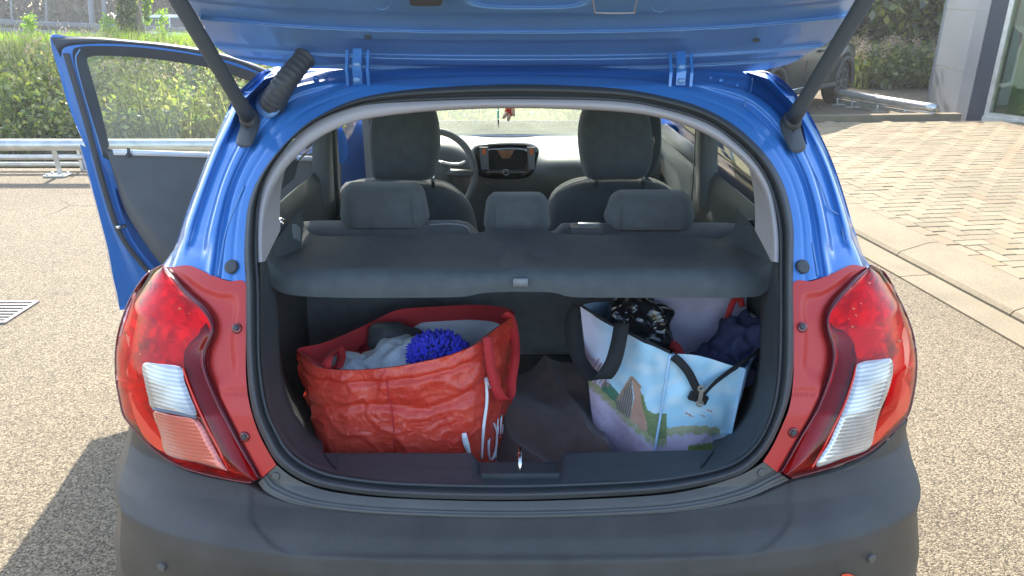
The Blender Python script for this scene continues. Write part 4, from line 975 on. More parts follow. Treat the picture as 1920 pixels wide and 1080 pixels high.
# wheels
def wheel(name, c, r, w, axis, par, tm='tyre', rm='alloy', spokes=5, rot0=.3):
    """axis = outward unit vector"""
    a = Vector(axis).normalized(); up = Vector((0, 0, 1)); s = a.cross(up); c = Vector(c); rows = []
    for (rr_, d) in ((r*.66, -w*.5), (r*.88, -w*.5), (r*.97, -w*.42), (r, -w*.28), (r, w*.28), (r*.97, w*.42), (r*.88, w*.5), (r*.68, w*.5), (r*.66, w*.35)):
        rows.append([c+a*d+(s*math.cos(t)+up*math.sin(t))*rr_ for t in np.linspace(0, 2*math.pi, 36, endpoint=False)])
    V, F = gridvf(rows, True); wh = obj(name, V, F, tm, par)
    mb = MB(); mb.grid([[c+a*d+(s*math.cos(t)+up*math.sin(t))*rr_ for t in np.linspace(0, 2*math.pi, 36, endpoint=False)] for rr_, d in ((r*.67, w*.5), (r*.62, w*.50), (r*.60, w*.2))], closed=True)
    mb.grid([[c+a*d+(s*math.cos(t)+up*math.sin(t))*rr_ for t in np.linspace(0, 2*math.pi, 16, endpoint=False)] for rr_, d in ((r*.16, w*.25), (r*.14, w*.46), (.001, w*.47))], closed=True)
    for k in range(spokes):
        t0 = rot0+2*math.pi*k/spokes
        for dt in (-.13, .13):
            p = c+a*w*.42+(s*math.cos(t0)+up*math.sin(t0))*r*.12; q = c+a*w*.44+(s*math.cos(t0+dt*1.6)+up*math.sin(t0+dt*1.6))*r*.64
            dd = q-p; mb.box((p+q)/2, (r*.06, dd.length, w*.12), rot=Matrix((a.cross(dd.normalized()), dd.normalized(), a)).transposed())
    rim = mb.build('rim', rm, wh); 
    V, F = gridvf([[c+a*w*.1+(s*math.cos(t)+up*math.sin(t))*rr_ for t in np.linspace(0, 2*math.pi, 24, endpoint=False)] for rr_ in (r*.62, .001)], True); obj('wheel_back', V, F, 'black_hole', wh)
    return wh
for sg in (-1, 1):
    for yy in (1.86, 4.22): wheel('wheel', (CX+sg*(.70 if yy > 3 else .715), yy, .29), .29, .17, (sg, 0, 0), car)
# open front left door
tl, tb = (97, 72), (228, 560)
DY0, DX0 = 2.98, -1.60      # trailing edge, hinge edge
hx, hy = -.83, 3.50
dv = Vector((hx-DX0, hy-DY0, 0)).normalized(); dn = Vector((-dv.y, dv.x, 0))   # dn faces inwards/back
dn = Vector((dv.y, -dv.x, 0))
def D_(u, v, off=0.0):
    """point on the door's inner plane (slightly curved outwards at the top), off towards the viewer"""
    d = ray(u, v); p0 = Vector((DX0, DY0, .9)); den = d[0]*dn.x+d[1]*dn.y
    t = ((p0-Vector(O)).dot(dn)+off)/den; p = Vector(O+d*t)
    if p.z < .36:
        a, b = 250.0, v
        for _ in range(18):
            c = (a+b)/2; d = ray(u, c); t = ((p0-Vector(O)).dot(dn)+off)/(d[0]*dn.x+d[1]*dn.y)
            if O[2]+d[2]*t < .36: b = c
            else: a = c
        p = Vector(O+d*t)
    return p
DOUT = [(95, 70), (110, 130), (124, 190), (145, 260), (165, 330), (182, 400), (200, 460), (210, 500), (218, 545), (225, 590), (231, 700), (236, 780), (420, 760), (640, 700), (660, 500), (650, 330), (640, 250), (600, 190), (540, 155), (488, 125), (400, 98), (320, 84), (250, 77), (170, 70)]
def loopfill(rings, mb, flip=False):
    r2 = [list(r)+[r[0]] for r in rings]; mb.grid(r2, flip=flip)
N = 200
win = sm([(163, 112), (172, 106), (185, 104.5), (250, 107), (320, 115), (385, 126), (450, 146), (520, 176), (570, 215), (590, 285), (420, 288), (300, 285), (210, 280), (204, 268), (190, 210), (175, 155)], N, True)
winc = sm([(136, 98), (150, 88), (180, 86), (250, 88), (320, 96), (390, 108), (460, 130), (530, 158), (590, 205), (612, 300), (420, 305), (300, 303), (205, 300), (188, 275), (167, 215), (150, 155)], N, True)
outc = sm([(95, 70), (130, 69), (175, 70), (250, 76), (320, 83), (400, 96), (480, 122), (550, 155), (620, 200), (640, 310), (420, 350), (300, 350), (196, 350), (168, 290), (135, 215), (112, 140)], N, True)
mb = MB()
rings = []
for k in range(9):
    s = k/8; rings.append([D_(*(outc[i]*(1-s)+winc[i]*s), .01+.012*bez(s, .3, .5)) for i in range(N)])
loopfill(rings, mb)
# lower shell of the door: blue flange curve and black edge
LO_ = sm([(150, 270), (168, 335), (185, 400), (203, 470), (212, 520), (222, 565), (229, 640), (233, 720), (240, 790)], 40)
LM_ = sm([(200, 300), (214, 350), (232, 410), (250, 450), (280, 490), (330, 545), (400, 600), (470, 640), (560, 660)], 40)
mb.grid([[D_(*(LO_[i]*(1-s)+LM_[i]*s), .012+.010*bez(s, .35, .5)-.010*bez(s, .75, .85)) for s in np.linspace(0, 1, 14)] for i in range(40)])
# outer skin
back = -.085
ring_o = [D_(u, v, .01) for u, v in outc]; mb.grid([[p for p in ring_o]+[ring_o[0]], [p+dn*(-.045) for p in ring_o]+[ring_o[0]+dn*(-.045)]])
ring_w = [D_(u, v, -.035) for u, v in winc]; loopfill([[D_(u, v, -.035) for u, v in outc], ring_w], mb, True)
zc = D_(400, 300, 0).z; lo1 = [D_(u, v, .012) for u, v in LO_ if v < 575]; lo2 = [Vector((p.x, p.y, min(p.z, zc)))+dn*back for p in lo1]; mb.grid([lo1, lo2])
hb = [Vector((hx, hy, max(.36, min(p.z, zc))))+dn*back for p in lo1]; mb.grid([lo2, hb])
door = mb.build('front_door', 'paint', car, True)
# black window frame ring, outer black frame, seal, trim, glass
mb = MB()
loopfill([[D_(*(winc[i]*(1-s)+win[i]*s), .024-.02*s) for i in range(N)] for s in (0, .15, .5, .85, 1)]+[[D_(u, v, -.03) for u, v in win]], mb); mb.build('window_surround', 'rubber', door, True)
fr_o = sm([(95, 70), (175, 69.5), (250, 76), (320, 83), (400, 96), (480, 121), (560, 158), (620, 200)], 90); fr_i = sm([(114, 108), (128, 90), (190, 84), (260, 86), (330, 95), (400, 109), (480, 135), (610, 212)], 90)
mb = MB(); mb.grid([[D_(*(fr_o[i]*(1-s)+fr_i[i]*s), .012+.022*math.sin(math.pi*s)) for i in range(90)] for s in np.linspace(0, 1, 6)])
mb.build('upper_frame', 'rubber', door, True)
for pts, w_ in (([(124, 100), (142, 160), (160, 220), (176, 280), (192, 340), (210, 400), (226, 440), (255, 482), (300, 530), (380, 590)], 11), ([(150, 92), (142, 115), (158, 180), (178, 245), (192, 292)], 0)):
    c = sm(pts, 60)
    if w_:
        V, F = ribbonvf([D_(u, v, .03) for u, v in c], [dv*(w_/2)*.0019]*60, .006); obj('door_seal', V, F, 'rubber', door)
    else:
        V, F = tubevf([D_(u, v, .028) for u, v in c], .003, 6); obj('frame_bead', V, F, 'paint_veiled', door)
dt = sm([(200, 286), (214, 330), (234, 392), (262, 440), (300, 492), (360, 540), (420, 570), (640, 600)], 40); du_ = sm([(212, 285), (260, 287), (320, 290), (390, 292), (450, 294), (520, 296), (580, 300), (640, 305)], 40)
V, F = gridvf([[D_(*(dt[i]*(1-s)+du_[i]*s), .02+.04*bez(s, 0, .12)) for s in np.linspace(0, 1, 16)] for i in range(40)], flip=True); obj('door_trim', V, F, 'trim_dark', door)
P = [D_(u, v, .06) for u, v in ((212, 285), (300, 287.5), (380, 290), (600, 298))]; V, F = ribbonvf(P, [Vector((0, 0, .010))]*4, .012); obj('sill_ledge', V, F, 'white_paint', door)
V, F = tubevf([D_(241, 290, .075), D_(241, 277, .075)], .006, 8); kb = obj('lock_knob', V, F, 'rubber', door)
V, F = sellip(D_(241, 291, .07), (.014, .012, .009), 1, 10, 6); obj('lock_knob_base', V, F, 'rubber', door)
V, F = gridvf([[D_(u, v, -.012) for u, v in win], [D_(*(np.array([380, 200])+(np.array((u, v))-np.array([380, 200]))*.02), -.012) for u, v in win]], True); obj('door_window', V, F, 'win_door', door, False)
for u, v, r in ((222, 425, .012), (232, 424, .010), (226, 437, .005)):
    V, F = sellip(D_(u, v, .03), (r, r, r*.7), .6, 12, 8); obj('door_latch', V, F, 'rubber' if r < .012 else 'chrome', door)
P = [D_(u, v, .045) for u, v in sm([(268, 408), (300, 404), (350, 398), (420, 390)], 20)]; V, F = tubevf(P, .002, 6); obj('trim_seam', V, F, 'rubber', door)
# ================================================================ LOAD: red bag
def loopsurf(rim, bot, n, m, disp):
    R_ = sm([list(a) for a in rim], n, True); B_ = sm([list(a) for a in bot], n, True); rows = []
    for j in range(m):
        s = j/(m-1); rows.append([Vector(R_[i])*(1-s)+Vector(B_[i])*s for i in range(n)])
    c = sum((rows[0][i] for i in range(n)), Vector())/n; out = []
    for j in range(m):
        s = j/(m-1); r = []
        for i in range(n):
            p = rows[j][i]; t = rows[j][(i+1) % n]-rows[j][i-1]; nn = Vector((-t.y, t.x, 0))
            nn = nn.normalized() if nn.length > 1e-6 else Vector((0, 0, 0))
            if nn.dot(p-c) < 0: nn = -nn
            r.append(p+nn*disp(p, s, i/n))
        out.append(r)
    return out
rim_px = [(557, 655, 1.53), (575, 672, 1.48), (600, 689, 1.45), (650, 694, 1.43), (690, 693, 1.43), (740, 688, 1.425), (790, 679, 1.425), (840, 667, 1.43), (880, 652, 1.45), (906, 637, 1.48), (930, 617, 1.54), (950, 601, 1.60), (965, 588, 1.66),
          (947, 577, 1.71), (900, 572, 1.76), (860, 573, 1.77), (820, 575, 1.77), (770, 578, 1.76), (740, 583, 1.755), (710, 597, 1.73), (680, 612, 1.69), (640, 630, 1.64), (600, 645, 1.58)]
rimR = [PY(*a) for a in rim_px]
botR = [(-.415, 1.49), (-.415, 1.45), (-.41, 1.42), (-.36, 1.40), (-.31, 1.395), (-.25, 1.39), (-.2, 1.385), (-.145, 1.385), (-.105, 1.39), (-.085, 1.41), (-.06, 1.47), (-.035, 1.54), (-.022, 1.62), (-.04, 1.66), (-.1, 1.68), (-.15, 1.68), (-.2, 1.68), (-.26, 1.68), (-.3, 1.67), (-.34, 1.66), (-.37, 1.64), (-.4, 1.6), (-.41, 1.55)]
botR = [Vector((a, b, .56)) for a, b in botR]
def ridge(q): return max(0, 1-abs(mnoise.noise(q))*3.2)**2
def dispR(p, s, t):
    w = Vector((p.x, p.y, p.z))+Vector((1, 0, 1))*mnoise.noise(p*9)*.05
    n1 = mnoise.noise(p*6)*.009+ridge(w*7)*.005+ridge(w*Vector((1, 1, 1.8)).x*13+Vector((5, 2, 1)))*.0045+ridge(Vector((w.x*20, w.y*20, w.z*34)))*.0025
    creases = -.008*math.exp(-((s-.30-.03*math.sin(t*30))/.03)**2)-.007*math.exp(-((s-.10)/.015)**2)+.003*math.sin(t*150+3*math.sin(t*20))*math.exp(-s*7)
    return (n1+creases+.010*math.sin(math.pi*s))*bez(s, 0, .06)
rb = thing('red_shopping_bag', 'open red woven shopper with white script letters at the left of the boot', 'bag', (-.22, 1.55, .556))
rows = loopsurf(rimR, botR, 260, 80, dispR); V, F = gridvf(rows, True, True); outer_rows = rows; obj('bag_body', V, F, 'red_bag', rb)
# inner lining
cI = sum(rimR, Vector())/len(rimR); inn = []
RimS = [Vector(a) for a in sm([list(a) for a in rimR], 120, True)]
for s in (0, .05, .12, .2, .3, .45, .6, .8, 1.0):
    inn.append([p+(Vector((cI.x, cI.y, p.z))-p)*(.014+.10*min(1, s*3)+.08*s)+Vector((0, 0, -.002-.20*s)) for p in RimS])
for r in inn[1:]:
    for i in range(len(r)): r[i] = r[i]+Vector((0, 0, 0))+Vector((1, .5, 0))*mnoise.noise(r[i]*22)*.008
V, F = gridvf(inn, True); obj('bag_lining', V, F, 'bag_lining', rb)
# red hem, folded inside along the back
def hd_(p): return .020+.012*bez(p.y, 1.5, 1.62)+.030*bez(p.x, -.22, -.30)*bez(p.y, 1.5, 1.56)
hem = [[p+(Vector((cI.x, cI.y, p.z))-p)*k+Vector((0, 0, .001-hd_(p)*q)) for p in RimS] for k, q in ((.006, 0), (.05, .25), (.09, .6), (.135, 1))]
V, F = gridvf(hem, True); obj('bag_hem', V, F, 'strap_red', rb)
V, F = gridvf([[PY(u, v, y) for u, v, y in ((600, 648, 1.60), (640, 632, 1.65), (680, 613, 1.70), (707, 600, 1.725), (708, 606, 1.72), (690, 640, 1.67), (660, 668, 1.6), (640, 690, 1.5))],
               [PY(u, v, y) for u, v, y in ((594, 662, 1.57), (620, 665, 1.62), (650, 655, 1.66), (690, 625, 1.70), (700, 625, 1.70), (680, 655, 1.65), (630, 680, 1.56), (612, 690, 1.5))]]); obj('inner_fold', V, F, 'strap_red', rb)
def strap(pts, w, mtl, name, par, n=50, dirv=None, th=.0012):
    Q = sm([list(PY(*p[:3])) for p in pts], n); Ws = []
    P, Tn, _ = frames([Vector(q) for q in Q])
    wd = Vector(dirv).normalized() if dirv else Vector((0, 1, 0))
    for p, t in zip(P, Tn):
        k = (wd-t*wd.dot(t)); Ws.append(k.normalized()*w/2)
    V, F = ribbonvf(P, Ws, th); return obj(name, V, F, mtl, par)
strap([(914, 632, 1.465), (918, 670, 1.455), (924, 705, 1.45), (935, 738, 1.45), (948, 750, 1.46), (958, 738, 1.49), (960, 710, 1.52), (966, 670, 1.56), (965, 630, 1.61), (958, 598, 1.63), (945, 588, 1.62)], .021, 'strap_red', 'bag_handle', rb, dirv=(1, .25, .1))
strap([(612, 690, 1.455), (615, 672, 1.48), (622, 660, 1.52), (636, 655, 1.54), (640, 670, 1.52), (634, 690, 1.47)], .02, 'strap_red', 'bag_handle', rb, dirv=(1, .3, .1))
# white print: script strokes laid 1.5 mm off the bag surface
def near_surf(u, v):
    best = None; bd = 1e9
    for r in outer_rows:
        for p in r:
            if p.y > 1.68: continue
            a, b = proj(p); d = (a-u)**2+(b-v)**2
            if d < bd or (d < bd+6 and best and p.y < best.y-.05): bd = min(d, bd); best = p
    return best
def stroke(pts, w, name='printed_letter'):
    Q = sm(pts, 22); yy = []
    ctl = [near_surf(*q) for q in sm(pts, 6)]; ys_ = np.interp(np.linspace(0, 1, 22), np.linspace(0, 1, 6), [c.y for c in ctl])
    P = [PY(q[0], q[1], y-.009) for q, y in zip(Q, ys_)]
    pr = [w*(.6+.4*math.sin(math.pi*min(1, (i+3)/24))) for i in range(22)]
    P_, T_, _ = frames(P); Ws = []
    for i, t in enumerate(T_): Ws.append(Vector((-t.z, 0, t.x)).normalized()*pr[i]*.5 if abs(t.x)+abs(t.z) > 1e-5 else Vector((.002, 0, 0)))
    V, F = ribbonvf(P, Ws, .0006); return obj(name, V, F, 'white_print', rb)
stroke([(911, 708), (914, 722), (920, 727)], .009); stroke([(911, 708), (913, 750), (907, 800), (903, 862)], .007)
stroke([(925, 795), (918, 818), (916, 845), (920, 864), (928, 850), (932, 815), (926, 793)], .0055)
stroke([(930, 860), (931, 820), (934, 785)], .004); stroke([(933, 815), (936, 778), (938, 800), (938, 820)], .004); stroke([(938, 815), (941, 770), (943, 790), (942, 815)], .004)
stroke([(929, 868), (933, 860), (936, 868)], .005); stroke([(938, 850), (941, 838), (943, 850), (940, 864)], .004)
stroke([(870, 812), (873, 828), (880, 851)], .013); stroke([(598, 826), (604, 823), (608, 832), (607, 845)], .007)
for pts in ([(722, 695), (730, 745), (737, 790), (741, 850)],):
    Q = sm(pts, 20); ctl = [near_surf(*q).y for q in sm(pts, 5)]; P = [PY(q[0], q[1], y+.000) for q, y in zip(Q, np.interp(np.linspace(0, 1, 20), np.linspace(0, 1, 5), ctl))]
    V, F = tubevf(P, .0018, 5); obj('seam', V, F, 'strap_red', rb)
# contents
wb = thing('folded_cloth_bundle', 'pale grey folded cloth bundle inside the red bag, left of the blue duster', 'cloth', tuple(PY(740, 690, 1.58)))
V, F = sellip(PY(742, 676, 1.58), (.085, .07, .045), .9, 40, 22, rot=Matrix.Rotation(R(-18), 3, 'Y'), nz=.35, nscale=2.4, seed=4); obj('bundle', V, F, 'grey_cloth', wb)
V, F = sellip(PY(655, 690, 1.55), (.05, .05, .03), .9, 30, 16, nz=.4, nscale=2.5, seed=9); obj('bundle_corner', V, F, 'grey_cloth', wb)
dk = thing('dark_cloth', 'dark grey cloth tucked behind the pale bundle inside the red bag', 'cloth', tuple(PY(745, 640, 1.68)))
V, F = sellip(PY(745, 636, 1.68), (.075, .04, .04), .8, 30, 16, rot=Matrix.Rotation(R(15), 3, 'Y'), nz=.25, nscale=2, seed=2); obj('cloth', V, F, 'rubber', dk)
du = thing('blue_duster', 'bright blue chenille duster lying in the red bag', 'duster', tuple(PY(820, 660, 1.55)))
V, F = sellip(PY(822, 667, 1.55), (.060, .05, .034), 1, 24, 14); obj('duster_pad', V, F, 'duster', du)
mb = MB(); rnd = random.Random(3); c0 = PY(822, 664, 1.55)
for k in range(520):
    th = rnd.uniform(0, 2*math.pi); ph = math.asin(rnd.uniform(-.2, 1)); d = Vector((math.cos(ph)*math.cos(th), math.cos(ph)*math.sin(th), math.sin(ph)))
    p = c0+Vector((d.x*.056, d.y*.048, d.z*.036)); q = p+(d+Vector((rnd.uniform(-.5, .5), rnd.uniform(-.5, .5), rnd.uniform(-.3, .4)))).normalized()*rnd.uniform(.014, .024)
    mb.tube([p, p.lerp(q, .6), q], [.0032, .0038, .0018], 6)
mb.build('chenille_fingers', 'duster', du, True, kind='stuff')
# ---------------- picture bag
pb = thing('picture_shopping_bag', 'pale blue shopper printed with a hut and dunes at the right of the boot', 'bag', (.24, 1.52, .556))
A0, B0, C0, D0 = PY(1088, 575, 1.60), PY(1256, 664, 1.415), PY(1396, 690, 1.43), PY(1426, 652, 1.50)
A1, B1, C1, D1 = PY(1118, 849, 1.55), PY(1222, 850, 1.395), PY(1366, 834, 1.42), PY(1420, 775, 1.50)
B1.z -= .09; B1.x -= .002; C1.z -= .11; C1.x -= .01; D1 = Vector((.40, 1.52, .56)); C1.z = .56; B1.z = .56; A1.z = .56
E0, G0 = PY(1392, 560, 1.68), PY(1150, 560, 1.71); E1, G1 = Vector((.37, 1.70, .56)), Vector((.18, 1.72, .56))
def pm():
    m, nt, b = nodes_of('printed_laminate'); N = nt.nodes; L = nt.links
    at = N.new('ShaderNodeVertexColor'); at.layer_name = 'print'; L.new(at.outputs[0], b.inputs['Base Color'])
    b.inputs['Roughness'].default_value = .38; tc = N.new('ShaderNodeTexCoord'); n = N.new('ShaderNodeTexNoise'); n.inputs['Scale'].default_value = 22; n.inputs['Detail'].default_value = 4; L.new(tc.outputs['Object'], n.inputs['Vector'])
    bp = N.new('ShaderNodeBump'); bp.inputs['Strength'].default_value = .35; bp.inputs['Distance'].default_value = .006; L.new(n.outputs['Fac'], bp.inputs['Height']); L.new(bp.outputs[0], b.inputs['Normal']); return m
M['print'] = pm()
def inside(p, poly):
    x, y = p; c = False
    for i in range(len(poly)):
        (x1, y1), (x2, y2) = poly[i], poly[i-1]
        if (y1 > y) != (y2 > y) and x < (x2-x1)*(y-y1)/(y2-y1)+x1: c = not c
    return c
HUT_D = [(1184, 708), (1158, 750), (1155, 766), (1182, 786), (1187, 745)]; HUT_R = [(1184, 706), (1200, 725), (1203, 758), (1213, 795), (1213, 812), (1181, 788), (1189, 745)]
def paint(u, v):
    n = mnoise.noise(Vector((u*.03, v*.05, 0))); n2 = mnoise.noise(Vector((u*.11, v*.16, 5))); n3 = mnoise.noise(Vector((u*.5, v*.2, 9)))
    skyc = np.array([.42, .70, .90]); wht = np.array([.74, .82, .90]); lil = np.array([.52, .45, .58]); sand = np.array([.68, .56, .68]); tan = np.array([.55, .47, .36]); grn = np.array([.30, .36, .12]); dgr = np.array([.07, .12, .07])
    c = skyc*(1-.5*bez(n, -.3, .5))+wht*.5*bez(n, -.3, .5)
    if u < 1250:
        f = bez(u, 1165, 1095); c = c*(1-f)+(lil*.6+wht*.4)*f
        hor = np.interp(u, [1088, 1120, 1150, 1185, 1225], [700, 722, 752, 790, 822])+4*n2
        if v > hor-26*bez(u, 1120, 1140)*bez(u, 1168, 1160) and 1128 < u < 1166 and n2*18+v > 712: c = dgr*(1+.8*n3)+np.array([.02, .10, .08])
        if u > 1200 and v > np.interp(u, [1200, 1206, 1214, 1225], [732, 742, 770, 775])+5*n2: c = dgr*(1.4+.9*n3)+np.array([.10, .09, .02])
        if v > hor:
            g = bez(v-hor, 22, 4); c = (sand*(1+.10*n2))*(1-g)+(tan*.5+grn*.5)*g
            if v-hor < 16 and n3+n2 > -.1: c = c*.5+grn*.5
        if 1112 < u < 1142 and 672 < v < 726 and (int(u*.22+v*.13) % 2 == 0) and n2 > -.2: c = np.array([.42, .22, .24])
        if inside((u, v), HUT_D): c = np.array([.17, .15, .13])*(1.2+.9*math.sin(u*1.5+v*.3))+.04
        if inside((u, v), HUT_R): c = np.array([.55, .33, .24])*(1+.12*n3)
        for a, b in (((1184, 706), (1156, 752)), ((1184, 706), (1202, 727))):
            t = ((u-a[0])*(b[0]-a[0])+(v-a[1])*(b[1]-a[1]))/((b[0]-a[0])**2+(b[1]-a[1])**2)
            if 0 <= t <= 1 and math.hypot(u-a[0]-t*(b[0]-a[0]), v-a[1]-t*(b[1]-a[1])) < 2.2: c = np.array([.40, .26, .17])
    else:
        hor = 806-8*math.sin((u-1230)/45)+3*n2
        if u < 1350 and v > hor: c = grn*.5+tan*.55+.06*n3; 
        if v > hor+16+4*n2: c = sand*1.0+.03*n2
        if u > 1290 and v > 836+4*n3-.15*(u-1290): c = grn*(.9+.6*n3)
        if u > 1335 and v > 812: c = c*.5+np.array([.12, .25, .30])*.5
        for (bu, bv) in ((1290, 776), (1296, 780), (1318, 780), (1330, 770)):
            if abs(u-bu) < 5 and abs(v-bv-(u-bu)*.35) < 1.3: c = np.array([.45, .30, .22])
    return np.clip(c, .01, .85)
def panel(P0, P1, Q0, Q1, name, nu_=90, nv_=110, sag=.006, sag2=0, curve=None, mtl='print', col=None, seed=0, rimf=None):
    """P0,P1 rim corners ; Q0,Q1 bottom corners"""
    V = []; nrm = (P1-P0).cross(Q0-P0).normalized(); nrm = -nrm if nrm.y > 0 else nrm; cols = []
    for j in range(nv_):
        s = j/(nv_-1)
        for i in range(nu_):
            t = i/(nu_-1); p = P0.lerp(P1, t).lerp(Q0.lerp(Q1, t), s)
            if rimf: p = p+Vector((0, 0, rimf(t)*(1-s)))
            e = math.sin(math.pi*t)*1.0
            p = p+nrm*((mnoise.noise(p*9+Vector((seed, 0, 0)))*.016+mnoise.noise(p*24)*.005)*min(1, e*2)+sag*math.sin(math.pi*t)*math.sin(math.pi*min(1, s*1.2)))
            V.append(p); cols.append(paint(*proj(p)) if mtl == 'print' and col is None else (col if col is not None else (1, 1, 1)))
    F = [[j*nu_+i, j*nu_+i+1, (j+1)*nu_+i+1, (j+1)*nu_+i] for j in range(nv_-1) for i in range(nu_-1)]
    o = obj(name, V, F, mtl, pb)
    if mtl == 'print':
        ca = o.data.color_attributes.new('print', 'FLOAT_COLOR', 'POINT'); ca.data.foreach_set('color', [x for c in cols for x in (*c, 1)])
    return V
panel(A0, B0, A1, B1, 'front_panel', 110, 150, seed=1, rimf=lambda t: -.006*math.sin(math.pi*t))
panel(B0, C0, B1, C1, 'front_panel', 110, 150, seed=2, rimf=lambda t: .012*math.sin(math.pi*t)*(1-t))
panel(C0, D0, C1, D1, 'side_panel', 40, 80, seed=3, col=(.36, .56, .76), sag=0)
panel(D0, E0, D1, E1, 'side_panel', 20, 30, seed=4, col=(.45, .42, .52), sag=0)
panel(E0, G0, E1, G1, 'back_panel', 40, 40, seed=5, mtl='lilac', sag=0)
panel(G0, A0, G1, A1, 'side_panel', 20, 30, seed=6, col=(.36, .50, .66), sag=0)
M['piping_blue'] = mat('pale_blue_piping', (.42, .62, .80), .4)
for a, b in ((B0, B1), (C0, C1)):
    V, F = tubevf([a.lerp(b, t)+Vector((0, -.003, 0)) for t in np.linspace(0, 1, 12)], .0030, 8); obj('piping', V, F, 'piping_blue', pb)
rimL = [A0, A0.lerp(B0, .33)+Vector((0, 0, -.006)), A0.lerp(B0, .66)+Vector((0, 0, -.004)), B0]
V, F = tubevf([Vector(q)+Vector((0, .003, .003)) for q in sm([list(p) for p in rimL], 30)], .0035, 6); obj('rim_binding', V, F, 'strap_black', pb)
strap([(1166, 606, 1.49), (1158, 650, 1.455), (1147, 685, 1.445), (1128, 708, 1.45), (1108, 703, 1.49), (1090, 680, 1.54), (1075, 640, 1.58), (1072, 600, 1.61), (1085, 574, 1.62)], .034, 'strap_black', 'bag_handle', pb, dirv=(1, -.2, .35))
strap([(1262, 668, 1.41), (1278, 682, 1.40), (1292, 700, 1.395), (1303, 722, 1.39), (1313, 742, 1.385)], .018, 'strap_black', 'zip_tape', pb, dirv=(1, 0, .5))
strap([(1424, 655, 1.49), (1400, 675, 1.44), (1370, 695, 1.42), (1340, 718, 1.40), (1318, 742, 1.385)], .014, 'strap_black', 'zip_tape', pb, dirv=(.4, 0, 1))
mb = MB(); a = PY(1309, 746, 1.392); mb.box(a, (.040, .010, .018), rot=Matrix.Rotation(R(-20), 3, 'Y').transposed()); mb.build('zip_end', 'strap_black', pb)
a, b = PY(1315, 729, 1.375), PY(1312, 757, 1.378)
mb = MB(); c = (a+b)/2; mb.box(c, (.0085, .003, (a-b).length*.8), rot=Matrix.Rotation(R(4), 3, 'Y')); 
V, F = tubevf([a+Vector((.006*math.cos(t), 0, .006*math.sin(t))) for t in np.linspace(0, 2*math.pi, 17)], .0022, 6, False); mb.add(V, F)
V, F = tubevf([b+Vector((.006*math.cos(t), 0, .006*math.sin(t))) for t in np.linspace(0, 2*math.pi, 17)], .0026, 6, False); mb.add(V, F)
mb.build('zip_pull', 'gold', pb)
# contents of the picture bag
kb_ = thing('black_plastic_bag', 'crumpled glossy black plastic bag stuffed in the left of the picture bag', 'plastic bag', tuple(PY(1200, 620, 1.60)))
V, F = sellip(PY(1192, 622, 1.60), (.085, .07, .085), .9, 70, 40, rot=Matrix.Rotation(R(25), 3, 'Y'), nz=.28, nscale=2.6, seed=7); obj('crumpled_film', V, F, 'black_gloss', kb_, False)
nb_ = thing('navy_garment', 'dark navy garment in the right of the picture bag, beside the red strap', 'garment', tuple(PY(1375, 650, 1.56)))
V, F = sellip(PY(1378, 655, 1.56), (.055, .06, .085), .9, 60, 34, rot=Matrix.Rotation(R(28), 3, 'Y'), nz=.4, nscale=3, seed=5); obj('garment', V, F, 'navy', nb_)
V, F = sellip(PY(1355, 690, 1.54), (.08, .05, .05), .9, 50, 24, nz=.4, nscale=3, seed=8); obj('garment_fold', V, F, 'navy', nb_)
lb_ = thing('lilac_bag', 'lilac bag with red handles standing inside the picture bag', 'bag', tuple(PY(1300, 640, 1.66)))
V, F = gridvf([[PY(u, v, 1.665)+Vector((0, mnoise.noise(Vector((u*.02, v*.03, 0)))*.012, 0)) for u in np.linspace(1225, 1400, 30)] for v in np.linspace(545, 720, 24)]); obj('bag_wall', V, F, 'lilac', lb_)
strap([(1345, 670, 1.60), (1356, 630, 1.60), (1364, 595, 1.61), (1374, 568, 1.62), (1386, 558, 1.63), (1392, 575, 1.63)], .014, 'strap_red', 'bag_handle', lb_, dirv=(1, 0, .2))
strap([(1246, 640, 1.585), (1256, 645, 1.575), (1268, 652, 1.57), (1276, 668, 1.56), (1280, 690, 1.55)], .022, 'strap_red', 'bag_handle', lb_, dirv=(.6, 0, .8))
tg_ = thing('grey_label_card', 'small pale blue-grey card at the right rear corner of the picture bag', 'card', tuple(PY(1412, 600, 1.6)))
V, F = boxvf(PY(1412, 598, 1.60), (.030, .004, .018), rot=Matrix.Rotation(R(35), 3, 'Y')); obj('card', V, F, 'grey_cloth', tg_, False)
# brown blanket
bl = thing('brown_blanket', 'dark brown fleece blanket crumpled between the two shopping bags', 'blanket', (.09, 1.6, .556))
rows = []
for i in range(90):
    r = []
    for j in range(70):
        x = -.05+.27*j/69; y = 1.36+.42*i/89
        p = Vector((x, y, 0)); wv_ = x*42+y*15+5*mnoise.noise(p*6); h = .075+.05*mnoise.noise(p*6+Vector((1, 0, 0)))+.040*(1-abs(math.sin(wv_*.42)))**1.5+.020*math.sin(wv_*.31+y*20)-.03
        h += .06*bez(y, 1.42, 1.7); h *= bez(y, 1.35, 1.40)*.85+.15
        r.append((x, y, .556+max(.004, h)))
    rows.append(r)
V, F = gridvf(rows); obj('blanket', V, F, 'blanket', bl)
for pts in ([(992, 742, 1.7), (1000, 780, 1.62), (1025, 830, 1.55), (1033, 855, 1.5), (1015, 868, 1.46)], [(1100, 762, 1.68), (1060, 765, 1.66), (1038, 790, 1.62), (1060, 815, 1.58), (1110, 830, 1.56)]):
    Q = [PY(*p)+Vector((0, 0, .0)) for p in pts]; Q = [Vector(q) for q in sm([list(q) for q in Q], 30)]; V, F = tubevf(Q, .006, 8); obj('blanket_hem', V, F, 'blanket', bl)
# ================================================================ GROUND
def poly_obj(name, pts, z, m, th=None, **p):
    o = obj(name, [(x, y, z) for x, y in pts], [list(range(len(pts)))], m, None, False, **p); return o
